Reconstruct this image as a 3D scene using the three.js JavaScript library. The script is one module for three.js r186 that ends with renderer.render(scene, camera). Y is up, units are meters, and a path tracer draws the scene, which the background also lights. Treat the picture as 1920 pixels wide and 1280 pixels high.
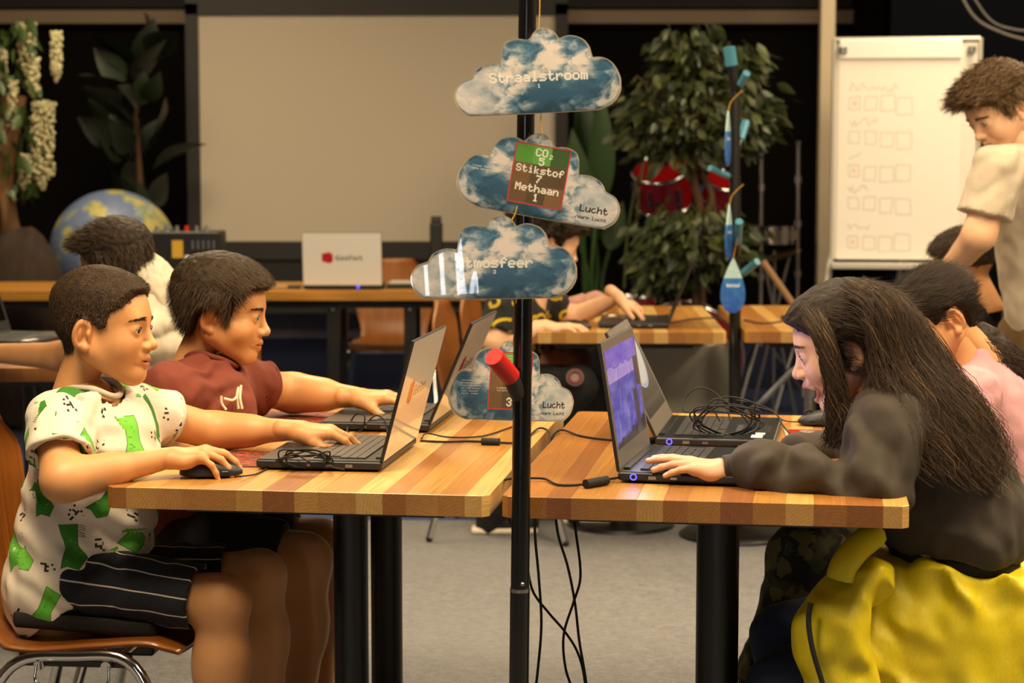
import * as THREE from 'three';
import { mergeGeometries } from 'three/addons/utils/BufferGeometryUtils.js';
import { RoundedBoxGeometry } from 'three/addons/geometries/RoundedBoxGeometry.js';
import { RectAreaLightUniformsLib } from 'three/addons/lights/RectAreaLightUniformsLib.js';
import { createNoise3D } from 'simplex-noise';

// ------------------------------------------------------------------ camera, sky, lights, exposure
RectAreaLightUniformsLib.init();
const scene = new THREE.Scene();
const renderer = new THREE.WebGLRenderer();
renderer.toneMapping = THREE.LinearToneMapping;
renderer.toneMappingExposure = 1.0;
renderer.shadowMap.enabled = true;
const F = 3733, EYE = 1.36, PITCH = Math.atan(350 / F);          // focal length in pixels of the 1920 x 1280 frame
const camera = new THREE.PerspectiveCamera(2 * Math.atan(640 / F) * 180 / Math.PI, 1.5, 0.05, 60);
camera.position.set(0, EYE, 0);
camera.rotation.x = -PITCH;
camera.focus = 3.85;
camera.userData.fStop = 5.0;
scene.add(camera);
scene.background = new THREE.Color(15, 15.5, 16.5);              // overcast daylight, enters by the window behind the camera only
scene.environment = null;

const WARM = new THREE.Color(1.0, 0.79, 0.5);
// ceiling lamps: [x, z, strength]
const LAMPS = [[1.7, -2.85, 1.25], [-0.8, -2.85, 1.15], [2.9, -4.4, 1.0], [0.4, -4.9, 0.6], [2.5, -6.9, 0.9], [-0.9, -6.8, 0.7], [-1.9, -9.0, 0.6], [2.3, -9.0, 0.55]];
const LAMP_POWER = 43, CEIL = 3.1;

// ------------------------------------------------------------------ helpers
const V = (x, y, z) => new THREE.Vector3(x, y, z);
const rad = (d) => d * Math.PI / 180;
const lerp = (a, b, t) => a + (b - a) * t;
const clamp = (x, a = 0, b = 1) => Math.min(b, Math.max(a, x));
const smooth = (a, b, x) => { const t = clamp((x - a) / (b - a)); return t * t * (3 - 2 * t); };
function rng(seed) { let s = seed >>> 0; return () => { s = (s + 0x6D2B79F5) | 0; let t = Math.imul(s ^ (s >>> 15), 1 | s); t = (t + Math.imul(t ^ (t >>> 7), 61 | t)) ^ t; return ((t ^ (t >>> 14)) >>> 0) / 4294967296; }; }
const n3 = createNoise3D(rng(7));
const fbm = (x, y, z, o = 4) => { let s = 0, a = 0.5, f = 1; for (let i = 0; i < o; i++) { s += a * n3(x * f, y * f, z * f); a *= 0.5; f *= 2.03; } return s; };
// a pixel of the photograph gives a direction; the distance comes from a plane or a depth
function ray(px, py) { const x = (px - 960) / F, y = -(py - 640) / F, c = Math.cos(PITCH), s = Math.sin(PITCH); return V(x, y * c - s, -y * s - c); }
const J = (px, py, D) => { const r = ray(px, py), t = D / -r.z; return V(r.x * t, EYE + r.y * t, -D); };
const onY = (px, py, y) => { const r = ray(px, py), t = (y - EYE) / r.y; return V(r.x * t, y, r.z * t); };

const taken = {};
const numbered = (n) => { const k = taken[n] = (taken[n] ?? -1) + 1; return k ? n + '_' + String(k).padStart(3, '0') : n; };
function thing(name, label, category, pos = [0, 0, 0], turn = 0, group) {
  const o = new THREE.Group(); o.name = numbered(name); scene.add(o);
  o.position.set(...pos); o.rotation.y = turn; o.userData = { label, category };
  if (group) o.userData.group = group;
  return o;
}
function part(name, geometry, material, parent, label) {
  const g = Array.isArray(geometry) ? merge(geometry) : geometry;
  const m = new THREE.Mesh(g, material); m.name = name; m.castShadow = m.receiveShadow = true;
  if (label) m.userData.label = label;
  parent.add(m); return m;
}
function single(name, geometry, material, label, category, group) {
  const m = part(numbered(name), geometry, material, scene); m.userData = { label, category }; if (group) m.userData.group = group; return m;
}
function struct(name, geometry, material, parent = scene) {
  const m = part(name, geometry, material, parent); if (parent === scene) m.userData.kind = 'structure'; return m;
}
function merge(list) {
  const keys = ['position', 'normal', 'uv'];
  return mergeGeometries(list.map((g) => {
    let q = g.index ? g.toNonIndexed() : g.clone();
    for (const k of Object.keys(q.attributes)) if (!keys.includes(k)) q.deleteAttribute(k);
    if (!q.attributes.uv) q.setAttribute('uv', new THREE.BufferAttribute(new Float32Array(q.attributes.position.count * 2), 2));
    return q;
  }));
}
function box(w, h, d, x = 0, y = 0, z = 0, r = 0) {
  const g = r ? new RoundedBoxGeometry(w, h, d, 2, Math.min(r, w / 2.01, h / 2.01, d / 2.01)) : new THREE.BoxGeometry(w, h, d);
  return g.translate(x, y, z);
}
function cyl(r0, r1, h, x, y, z, n = 20) { return new THREE.CylinderGeometry(r1, r0, h, n).translate(x, y + h / 2, z); }
function rod(a, b, r0, r1 = r0, n = 12) {
  const d = b.clone().sub(a), L = d.length();
  const g = new THREE.CylinderGeometry(r1, r0, L, n);
  g.applyQuaternion(new THREE.Quaternion().setFromUnitVectors(V(0, 1, 0), d.normalize()));
  const c = a.clone().add(b).multiplyScalar(0.5); return g.translate(c.x, c.y, c.z);
}
function tube(points, r, seg = 0, rn = 8, tension) {
  const c = new THREE.CatmullRomCurve3(points, false, 'centripetal', tension ?? 0.5);
  return new THREE.TubeGeometry(c, seg || points.length * 6, r, rn, false);
}
function lathe(pts, n = 28) { return new THREE.LatheGeometry(pts.map((p) => new THREE.Vector2(p[0], p[1])), n); }
// uv from position (metres), each face by its dominant axis
function boxUV(g0, s = 1, M) {
  const g = g0.index ? g0.toNonIndexed() : g0, p = g.attributes.position, n = g.attributes.normal, uv = new Float32Array(p.count * 2), a = V(), m = V();
  for (let i = 0; i < p.count; i += 3) {
    m.set(0, 0, 0);
    for (let j = 0; j < 3; j++) { a.fromBufferAttribute(n, i + j); if (M) a.transformDirection(M); m.add(a); }
    const ax = Math.abs(m.x), ay = Math.abs(m.y), az = Math.abs(m.z);
    for (let j = 0; j < 3; j++) {
      a.fromBufferAttribute(p, i + j); if (M) a.applyMatrix4(M);
      const [u, v] = az >= ax && az >= ay ? [a.x, a.y] : ax >= ay ? [a.z, a.y] : [a.x, a.z];
      uv[(i + j) * 2] = u * s; uv[(i + j) * 2 + 1] = v * s;
    }
  }
  g.setAttribute('uv', new THREE.BufferAttribute(uv, 2)); return g;
}
// ---- textures
function tex(w, h, f, { srgb = true, rx = 1, ry = 1 } = {}) {
  const d = new Uint8Array(w * h * 4);
  for (let y = 0, i = 0; y < h; y++) for (let x = 0; x < w; x++, i += 4) { const c = f(x / w, y / h, x, y); d[i] = clamp(c[0], 0, 255); d[i + 1] = clamp(c[1], 0, 255); d[i + 2] = clamp(c[2], 0, 255); d[i + 3] = 255; }
  const t = new THREE.DataTexture(d, w, h); t.magFilter = THREE.LinearFilter; t.minFilter = THREE.LinearMipmapLinearFilter; t.wrapS = t.wrapT = THREE.RepeatWrapping; t.repeat.set(rx, ry);
  if (srgb) t.colorSpace = THREE.SRGBColorSpace; t.needsUpdate = true; return t;
}
function canvasTex(w, h, draw, wrap) {
  const c = document.createElement('canvas'); c.width = w; c.height = h; const x = c.getContext('2d'); draw(x, w, h);
  const t = new THREE.CanvasTexture(c); t.colorSpace = THREE.SRGBColorSpace; t.magFilter = THREE.LinearFilter; if (wrap) t.wrapS = t.wrapT = THREE.RepeatWrapping; return t;
}
// noise that tiles: 4 corner blend
const tile = (f, u, v, s) => { const a = f(u * s, v * s), b = f((u - 1) * s, v * s), c = f(u * s, (v - 1) * s), d = f((u - 1) * s, (v - 1) * s); return lerp(lerp(a, b, u), lerp(c, d, u), v); };
const std = (color, o = {}) => new THREE.MeshStandardMaterial({ color, roughness: 0.6, ...o });
const phys = (color, o = {}) => new THREE.MeshPhysicalMaterial({ color, roughness: 0.6, ...o });

// ------------------------------------------------------------------ shared materials
const M = {};
M.black = std(0x0d0c0c, { roughness: 0.42 });
M.blackGloss = std(0x0b0b0c, { roughness: 0.22 });
M.blackPlastic = std(0x141416, { roughness: 0.5 });
M.rubber = std(0x0a0a0a, { roughness: 0.75 });
M.chrome = std(0xd8d8da, { metalness: 1, roughness: 0.14 });
M.steel = std(0x9b9b9c, { metalness: 1, roughness: 0.32 });
M.white = std(0xe8e6e0, { roughness: 0.55 });
M.red = std(0xc3140c, { roughness: 0.4 });
M.string = std(0xc79a2e, { roughness: 0.9 });
const grain = tex(512, 256, (u, v) => {
  const g = tile((a, b) => fbm(a * 0.6, b * 9, 3.1, 4), u, v, 3), f = tile((a, b) => n3(a * 2, b * 40, 9), u, v, 3);
  const k = 214 + g * 52 + f * 13; return [k, k * 0.985, k * 0.955];
});
const endGrain = tex(256, 256, (u, v) => {
  const cx = 0.3, cy = 1.9, r = Math.hypot(u - cx, (v - cy)) * 16 + 0.35 * fbm(u * 3, v * 3, 2);
  const k = 212 + 15 * Math.sin(r * 4.4) * (0.5 + 0.5 * n3(u * 2, v * 2, 8)) + 12 * n3(u * 30, v * 30, 4) + 14 * fbm(u * 4, v * 4, 3); return [k, k * 0.97, k * 0.93];
});
const WOOD_TONES = [0xd9a556, 0xb87a32, 0xedc075, 0xc58b3f, 0xa5672b, 0xe5b465, 0xce974b];
const boardTop = WOOD_TONES.map((c) => phys(c, { map: grain, roughness: 0.36, clearcoat: 0.25, clearcoatRoughness: 0.3 }));
const boardEnd = WOOD_TONES.map((c) => std(new THREE.Color(c).multiplyScalar(0.72), { map: endGrain, roughness: 0.55 }));
const ply = tex(256, 512, (u, v) => { const k = 205 + 60 * tile((a, b) => fbm(a * 7, b * 0.5, 5, 4), u, v, 3); return [k, k * 0.97, k * 0.93]; });
M.ply = phys(0xa05f22, { map: ply, roughness: 0.3, clearcoat: 0.5, clearcoatRoughness: 0.18 });
M.plyEdge = std(0x9c6630, { roughness: 0.5 });
M.ply2 = phys(0xb87431, { map: ply, roughness: 0.4 });
M.desk = phys(0xc68a34, { map: grain, roughness: 0.4 });

// ------------------------------------------------------------------ the room
const carpetTex = tex(512, 512, (u, v) => {
  const f = 26 * tile((a, b) => n3(a, b, 1), u, v, 150) + 22 * tile((a, b) => n3(a * 0.35, b, 4), u, v, 90) + 12 * tile((a, b) => fbm(a, b, 8), u, v, 14);
  const k = 176 + f; return [k, k, k];
});
const carpetBump = tex(512, 512, (u, v) => { const k = 128 + 90 * tile((a, b) => n3(a, b, 21), u, v, 170); return [k, k, k]; }, { srgb: false });
function carpet(color, rep) {
  const m = carpetTex.clone(); m.repeat.set(rep[0], rep[1]); const b = carpetBump.clone(); b.repeat.set(rep[0], rep[1]);
  return std(color, { map: m, bumpMap: b, bumpScale: 0.004, roughness: 0.95 });
}
const XL = -4.6, XR = 4.2, ZF = 2.6, ZB = -11.6;
struct('floor', box(XR - XL + 0.4, 0.1, ZF + 7.35, (XL + XR) / 2, -0.05, (ZF - 7.35) / 2), carpet(0xa6a4a6, [7, 8]));
const blueFloor = struct('floor_carpet_light_tint', box(XR - XL + 0.4, 0.1, 4.45, (XL + XR) / 2, -0.05, -7.35 - 2.225), carpet(0x46598f, [7, 4]));  // same carpet as in front; the change of light is painted as a bluer colour
M.wallDark = phys(0x0d0a0a, { roughness: 0.95, specularIntensity: 0.15 });
M.wallNavy = phys(0x05060b, { roughness: 0.95, specularIntensity: 0.15 });
M.wallPale = std(0x6a6156, { roughness: 0.9 });
struct('wall_back', box(6.9, CEIL, 0.2, -1.35, CEIL / 2, ZB - 0.1), M.wallDark);
struct('wall_back_right', box(2.4, CEIL, 0.2, 3.15, CEIL / 2, -10.45), M.wallNavy);
struct('wall_return', box(0.2, CEIL, 1.3, 2.05, CEIL / 2, -11.05), M.wallDark);
struct('wall_left', box(0.2, CEIL, ZF - ZB + 0.2, XL - 0.1, CEIL / 2, (ZF + ZB) / 2), M.wallPale);
struct('wall_right', box(0.2, CEIL, ZF - ZB + 0.2, XR + 0.1, CEIL / 2, (ZF + ZB) / 2), M.wallPale);
struct('ceiling', box(XR - XL + 0.4, 0.12, ZF - ZB + 0.4, (XL + XR) / 2, CEIL + 0.06, (ZF + ZB) / 2), std(0x4f4841, { roughness: 0.95 }));
// wall behind the camera with its window opening
{
  const wx0 = -1.32, wx1 = -0.9, wy0 = 0.5, wy1 = 2.2, z = ZF + 0.1;
  struct('wall_front', [box(wx0 - XL, CEIL, 0.2, (XL + wx0) / 2, CEIL / 2, z), box(XR - wx1, CEIL, 0.2, (XR + wx1) / 2, CEIL / 2, z), box(wx1 - wx0, wy0, 0.2, (wx0 + wx1) / 2, wy0 / 2, z), box(wx1 - wx0, CEIL - wy1, 0.2, (wx0 + wx1) / 2, (wy1 + CEIL) / 2, z)], M.wallPale);
  const w = struct('window_1', [box(0.05, wy1 - wy0, 0.08, wx0 + 0.025, (wy0 + wy1) / 2, z), box(0.05, wy1 - wy0, 0.08, wx1 - 0.025, (wy0 + wy1) / 2, z), box(wx1 - wx0, 0.05, 0.08, (wx0 + wx1) / 2, wy0 + 0.025, z), box(wx1 - wx0, 0.05, 0.08, (wx0 + wx1) / 2, wy1 - 0.025, z)], M.white);
  const glass = phys(0xffffff, { transmission: 1, roughness: 0, thickness: 0 });
  part('pane', box(wx1 - wx0 - 0.1, wy1 - wy0 - 0.1, 0.006, (wx0 + wx1) / 2, (wy0 + wy1) / 2, z), glass, w);
}
// plinth of the dark wall: blue carpet skirting with a pale rail over it, and the pale rail high up
struct('baseboard_back', box(6.8, 0.3, 0.06, -1.35, 0.15, ZB + 0.03), carpet(0x39436a, [5, 1]));
struct('trim_1', box(6.8, 0.15, 0.08, -1.35, 0.375, ZB + 0.04), std(0x6f6c78, { roughness: 0.7 }));
struct('trim_2', box(6.8, 0.075, 0.1, -1.35, 2.145, ZB + 0.05), std(0x7d6b58, { roughness: 0.7 }));
struct('trim_3', box(6.8, 0.5, 0.05, -1.35, 2.45, ZB + 0.025), std(0x14110f, { roughness: 0.8 }));
const post = J(1547, 300, 10.3);
struct('column', box(0.075, CEIL, 0.075, post.x, CEIL / 2, post.z, 0.006), std(0xb5a489, { roughness: 0.55 }));
// ceiling lamps: glowing panel and an area light of its size under it
{
  const pw = 0.6, pd = 1.2, glow = std(0x222222, { emissive: WARM, emissiveIntensity: 3.2 });
  const frame = [box(pw + 0.06, 0.05, 0.03, 0, 0, -pd / 2 - 0.015), box(pw + 0.06, 0.05, 0.03, 0, 0, pd / 2 + 0.015), box(0.03, 0.05, pd, -pw / 2 - 0.015, 0, 0), box(0.03, 0.05, pd, pw / 2 + 0.015, 0, 0)];
  const fg = merge(frame), gg = box(pw, 0.02, pd, 0, 0.01, 0);
  LAMPS.forEach(([x, z, s], i) => {
    const t = thing('ceiling_lamp', 'square warm panel lamp set flush under the ceiling', 'lamp', [x, CEIL - 0.03, z], 0, 'ceiling panel lamps');
    part('frame', fg, M.white, t); part('diffuser', gg, glow, t);
    const l = new THREE.RectAreaLight(WARM, LAMP_POWER * s, pw, pd); l.position.set(x, CEIL - 0.06, z); l.rotation.x = -Math.PI / 2; l.castShadow = true; scene.add(l);
  });
}
// ------------------------------------------------------------------ tables
function boardGeo(w, t, L, cut0, cut1, off) {            // x across, z along, top at y = 0; cut0 / cut1 clip the outer corners
  const s = new THREE.Shape(), a = -w / 2, b = w / 2, h = L / 2;
  const pts = [[a, -h + cut0], [a + cut0, -h], [b - cut1, -h], [b, -h + cut1], [b, h - cut1], [b - cut1, h], [a + cut0, h], [a, h - cut0]].filter((p, i, A) => !i || Math.hypot(p[0] - A[i - 1][0], p[1] - A[i - 1][1]) > 1e-6);
  s.setFromPoints(pts.map((p) => new THREE.Vector2(...p)));
  let g = new THREE.ExtrudeGeometry(s, { depth: t - 0.002, bevelEnabled: true, bevelThickness: 0.001, bevelSize: 0.001, bevelOffset: -0.001, bevelSegments: 1, curveSegments: 1 });
  g.rotateX(Math.PI / 2); g.translate(0, -0.001, 0);
  g = g.index ? g.toNonIndexed() : g;
  const p = g.attributes.position, n = g.attributes.normal, tri = p.count / 3, long = [], end = [], uv = new Float32Array(p.count * 2);
  for (let i = 0; i < tri; i++) {
    const nx = Math.abs(n.getX(i * 3)), ny = Math.abs(n.getY(i * 3)), nz = Math.abs(n.getZ(i * 3)), e = nz > nx && nz > ny;
    (e ? end : long).push(i);
    for (let j = i * 3; j < i * 3 + 3; j++) {
      const x = p.getX(j), y = p.getY(j), z = p.getZ(j);
      const c = Math.cos(off * 9), s2 = Math.sin(off * 9); uv[j * 2] = e ? (x * c + y * s2) / 0.07 + off : z / 0.7 + off; uv[j * 2 + 1] = e ? (y * c - x * s2) / 0.07 + off * 3 : (ny > nx ? x : y) / 0.14 + off * 5;
    }
  }
  g.setAttribute('uv', new THREE.BufferAttribute(uv, 2));
  const idx = []; for (const l of [long, end]) for (const i of l) idx.push(i * 3, i * 3 + 1, i * 3 + 2);
  g.setIndex(idx); g.clearGroups(); g.addGroup(0, long.length * 3, 0); g.addGroup(long.length * 3, end.length * 3, 1);
  return g;
}
function woodTable(label, front, deg, widths, tones, { L = 1.2, t = 0.04, cut = 0.012, legs = [], legR = 0.04, group } = {}) {
  const o = thing('wood_table', label, 'table', [front.x, 0, front.z], -rad(deg), group), W = widths.reduce((a, b) => a + b);
  const top = new THREE.Group(); top.name = 'tabletop'; o.add(top);
  let x = 0; const R = rng(Math.round(front.x * 1000) + 5);
  widths.forEach((w, i) => {
    const g = boardGeo(w, t, L, i ? 0 : cut, i === widths.length - 1 ? cut : 0, R() * 5);
    const b = part('board', g, [boardTop[tones[i]], boardEnd[tones[i]]], top); b.position.set(x + w / 2, 0.75, -L / 2); x += w;
  });
  const under = part('underframe', box(W * 0.7, 0.03, L * 0.75, W / 2, 0.75 - t - 0.0155, -L / 2), M.black, o);
  for (const [lx, lz] of legs) { const l = part('leg', cyl(legR, legR, 0.69, lx, 0.012, lz, 32), M.black, o); part('base_plate', cyl(0.2, 0.19, 0.012, lx, 0, lz, 32), M.black, l); }
  return o;
}
const norm = (a, W) => { const s = a.reduce((p, c) => p + c); return a.map((x) => x * W / s); };
const T1 = onY(198, 912, 0.75), T2 = onY(940, 929.5, 0.75);
woodTable('butcher-block wooden table with two boys at laptops', T1, 8, norm([40, 58, 50, 51, 53, 51, 61, 45, 72, 50, 44, 60, 50, 44], 0.715), [1, 0, 6, 3, 3, 0, 4, 0, 6, 2, 1, 6, 3, 2], { legs: [[0.385, -0.34], [0.375, -0.74]], legR: 0.0345 });
woodTable('butcher-block wooden table the girl in grey hoodie leans on', T2, 8.5, norm([43, 43, 46, 62, 61, 49, 46, 60, 60, 60, 51, 60, 66, 47], 0.72), [1, 1, 4, 3, 3, 5, 1, 3, 4, 3, 5, 1, 4, 5], { legs: [[0.375, -0.3]], legR: 0.041 });
const T3 = onY(982, 622, 0.75), T4 = onY(1397, 621, 0.75);
woodTable('wooden table with open laptop and cables by the blue-capped pole', T3, 1.5, norm([50, 48, 52, 50, 60, 50, 52, 48, 52, 50, 60, 50, 50, 46], 0.7), [1, 2, 3, 0, 6, 2, 1, 5, 3, 2, 1, 3, 6, 2], { legs: [[0.35, -0.4]], legR: 0.04 });
woodTable('wooden table beyond blue-capped pole, below the flip chart', T4, 1.5, norm([50, 60, 46, 52, 50, 48, 52, 60, 50, 48, 54, 50], 0.7), [3, 1, 5, 3, 6, 1, 0, 4, 2, 3, 1, 5], { legs: [[0.35, -0.5]], legR: 0.04 });
const T5 = onY(-260, 690, 0.75);
woodTable('wooden table with rounded corner behind boy in patterned shirt', T5, 0, norm([50, 60, 46, 52, 50, 48, 52, 60, 50, 48, 54, 50, 48], 0.66), [3, 1, 5, 3, 6, 1, 3, 4, 1, 3, 1, 3, 1], { cut: 0.03, legs: [[0.44, -0.25]], legR: 0.04 });

// ------------------------------------------------------------------ laptops
const RED_LOGO = '#b3121d';
const lidTex = canvasTex(1024, 700, (x, w, h) => {
  x.fillStyle = '#d9d4cb'; x.fillRect(0, 0, w, h);
  x.save(); x.translate(320, 330);
  const k = 72; x.fillStyle = RED_LOGO; x.beginPath();
  [[-k, -k * 0.75], [k * 0.35, -k * 1.05], [k, -k * 0.6], [k, k * 0.75], [k * 0.4, k * 1.1], [-k, k * 0.7]].forEach((p, i) => (i ? x.lineTo(...p) : x.moveTo(...p))); x.fill();
  x.strokeStyle = '#7d0710'; x.lineWidth = 11; x.beginPath(); x.moveTo(-k, -k * 0.05); x.lineTo(0, -k * 0.25); x.lineTo(k * 0.55, k * 0.2); x.lineTo(k, 0); x.moveTo(-k * 0.7, k * 0.55); x.lineTo(k * 0.4, k * 0.8); x.stroke(); x.restore();
  x.fillStyle = '#2c2a28'; x.font = 'bold 92px sans-serif'; x.textBaseline = 'middle'; x.fillText('GeoFort', 420, 335);
});
M.lid = phys(0xffffff, { map: lidTex, metalness: 0.1, roughness: 0.3, clearcoat: 1, clearcoatRoughness: 0.03 });
M.lidFar = phys(0xffffff, { map: lidTex, roughness: 0.5 });
M.lap = phys(0x17181a, { roughness: 0.42 });
M.deck = phys(0x3a3634, { roughness: 0.38, metalness: 0.3 });
M.deckBlack = phys(0x121314, { roughness: 0.34 });
M.key = std(0x211f1f, { roughness: 0.5 }); M.keyWarm = std(0x4a413a, { roughness: 0.45 });
M.bezel = phys(0x77706a, { roughness: 0.35, metalness: 0.4 });
M.sticker = std(0xe9e4da, { roughness: 0.5 });
M.led = std(0x0a0a30, { emissive: new THREE.Color(0.12, 0.1, 1), emissiveIntensity: 2 });
const keyG = box(0.0164, 0.0022, 0.0156, 0, 0, 0), keyW = box(0.034, 0.0022, 0.0152, 0, 0, 0), spaceG = box(0.095, 0.0022, 0.0152, 0, 0, 0);
const screenTex = canvasTex(768, 480, (x, w, h) => {
  const im = x.createImageData(w, h), r = rng(4);
  for (let j = 0; j < h; j++) for (let i = 0; i < w; i++) {
    const u = i / w, v = j / h, n = fbm(u * 2.2, v * 5, 2, 5), s = fbm(u * 9 + v * 3, v * 2.5 - u * 2, 7, 4);
    let c = [104 + 40 * n + 34 * s, 98 + 36 * n + 30 * s, 178 + 34 * n];
    if (v < 0.34 && v > 0.2 + 0.05 * n) c = [176 + 30 * s, 150 + 30 * s, 205]; else if (v < 0.2) c = [128 + 40 * n, 104 + 34 * n, 196];
    const ground = 0.93 - 0.1 * u + 0.05 * Math.abs(n3(u * 16, 3, 1)); if (v > ground) c = [58 + 20 * s, 50 + 18 * s, 54];
    if (u > 0.72 && u < 0.86 && v > 0.52 + 0.03 * n3(u * 40, 1, 2)) c = [84, 72, 76];
    if (u > 0.86 && v > 0.2 && v < 0.5 + 0.1 * n) c = [92, 76, 74];
    const k = (j * w + i) * 4; im.data[k] = c[0]; im.data[k + 1] = c[1]; im.data[k + 2] = c[2]; im.data[k + 3] = 255;
  }
  x.putImageData(im, 0, 0);
});
const screenTex2 = canvasTex(768, 480, (x, w, h) => {  // the pale oval is glare on the panel, painted into the screen image
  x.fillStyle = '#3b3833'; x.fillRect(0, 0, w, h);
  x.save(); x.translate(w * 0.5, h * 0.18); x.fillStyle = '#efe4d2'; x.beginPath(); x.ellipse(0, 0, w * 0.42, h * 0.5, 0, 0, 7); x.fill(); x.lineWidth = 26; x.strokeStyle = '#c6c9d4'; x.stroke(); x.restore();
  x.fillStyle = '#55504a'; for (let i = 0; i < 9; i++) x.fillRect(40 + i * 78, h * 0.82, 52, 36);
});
function laptop(label, pos, turn, open, { lid = M.lid, screen = null, keys = true, led = false, deck = M.deck, glow = 0, far = false } = {}) {
  const t = thing('laptop', label, 'laptop', [pos.x, pos.y, pos.z], turn), W = 0.36, D = 0.25;
  part('base', [box(W, 0.016, D, 0, 0.012, 0, 0.005), box(W - 0.03, 0.006, D - 0.04, 0, 0.003, -0.005, 0.002)], M.lap, t);
  part('palm_rest', box(W - 0.008, 0.001, D - 0.008, 0, 0.0205, 0), deck, t);
  if (!far) {
    part('touchpad', box(0.11, 0.0008, 0.062, -0.02, 0.0213, 0.078), std(0x2b2928, { roughness: 0.3 }), t);
    const tr = part('touchpad_buttons', box(0.11, 0.001, 0.012, -0.02, 0.0214, 0.042), M.steel, t);
    const st = part('stickers', [box(0.04, 0.0006, 0.024, -0.135, 0.0213, 0.085), box(0.026, 0.0006, 0.02, -0.095, 0.0213, 0.09)], M.sticker, t, 'white paper stickers');
    part('hinge_bar', box(0.3, 0.006, 0.012, 0, 0.022, -D / 2 + 0.012), deck, t);
    const kb = part('keyboard', box(0.31, 0.0012, 0.102, 0, 0.0208, -0.035), M.rubber, t);
    if (keys) for (let r = 0; r < 6; r++) for (let c = 0; c < 17; c++) {
      if (r === 5 && c > 4 && c < 11) { if (c === 7) { const k = part('key', spaceG, deck === M.deck ? M.keyWarm : M.key, kb); k.position.set(-0.005, 0.0228, 0.0075); } continue; }
      if ((r === 3 || r === 4) && c === 16) continue;
      const k = part('key', keyG, deck === M.deck ? M.keyWarm : M.key, kb); k.position.set(-0.144 + c * 0.018, 0.0228, -0.079 + r * 0.0173);
    }
    part('ports', [box(0.001, 0.006, 0.014, W / 2, 0.011, -0.06), box(0.001, 0.004, 0.012, W / 2, 0.011, -0.02), box(0.001, 0.005, 0.006, W / 2, 0.011, 0.02), box(0.001, 0.006, 0.014, -W / 2, 0.011, -0.06), box(0.001, 0.004, 0.012, -W / 2, 0.011, -0.02)], M.steel, t);
    if (led) part('power_light', new THREE.TorusGeometry(0.0055, 0.0014, 8, 20).rotateY(Math.PI / 2).translate(-W / 2 - 0.002, 0.012, -0.095), M.led, t, 'glowing blue ring');
  } else if (led) part('power_light', new THREE.SphereGeometry(0.007, 10, 8).translate(led, 0.012, -D / 2 - 0.002), M.led, t, 'glowing blue dot');
  const L = new THREE.Group(); L.name = 'lid'; L.position.set(0, 0.02, -D / 2 + 0.004); L.rotation.x = -(open - 90) * Math.PI / 180; t.add(L);
  const H = 0.245, shell = box(W, H, 0.006, 0, H / 2, -0.003, 0.0028); part('lid_shell', shell, M.lap, L);
  const og = new THREE.PlaneGeometry(W - 0.004, H - 0.004).rotateY(Math.PI).translate(0, H / 2, -0.0063); part('lid_cover', og, lid, L);
  part('bezel', box(W - 0.004, H - 0.004, 0.0008, 0, H / 2, 0.0004), screen ? M.bezel : M.blackPlastic, L);
  part('screen', new THREE.PlaneGeometry(W - 0.034, 0.187).translate(0, H / 2 + 0.01, 0.0012), screen ?? std(0x050505, { roughness: 0.15 }), L);
  if (glow) { const l = new THREE.RectAreaLight(new THREE.Color(0.62, 0.55, 1), glow, W - 0.034, 0.187); l.position.set(0, H / 2 + 0.01, 0.006); l.rotation.y = Math.PI; l.castShadow = true; L.add(l); }
  return t;
}
// near back corner of the base seen at a pixel on the table; side = which end of the laptop (its local x) is towards the camera
function setLaptop(label, px, py, turn, open, side, o) {
  const c = onY(px, py, 0.75), q = V(side * 0.18, 0, -0.125).applyAxisAngle(V(0, 1, 0), rad(turn));
  return laptop(label, V(c.x - q.x, 0.7505, c.z - q.z), rad(turn), open, o);
}
const screenOn = std(0x050505, { emissive: 0xffffff, emissiveMap: screenTex, emissiveIntensity: 0.85, roughness: 0.25 });
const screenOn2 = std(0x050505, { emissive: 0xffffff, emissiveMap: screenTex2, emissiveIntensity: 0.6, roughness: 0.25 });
const L1 = setLaptop('open laptop under the left hand of boy in patterned shirt', 716, 886, -98, 105, 1, {});
const L2 = setLaptop('open laptop in front of boy in rust red shirt', 806, 812, -98, 113, 1, {});
const L3 = setLaptop('laptop with purple game scene glowing on screen before the girl', 1158, 905, 77, 99, -1, { screen: screenOn, led: true, deck: M.deckBlack, glow: 4 });
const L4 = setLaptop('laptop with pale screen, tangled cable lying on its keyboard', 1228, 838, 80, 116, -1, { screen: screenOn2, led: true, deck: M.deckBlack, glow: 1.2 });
const dl = onY(1190, 608, 0.75);
laptop('thick black laptop the boy in black and yellow shirt types on', V(dl.x, 0.7505, dl.z), rad(-95), 112, { keys: false, lid: M.blackPlastic });
const cl = onY(40, 642, 0.75);
laptop('black laptop on table behind boy in patterned shirt', V(cl.x, 0.7505, cl.z), rad(78), 108, { keys: false, lid: M.blackPlastic });

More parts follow.
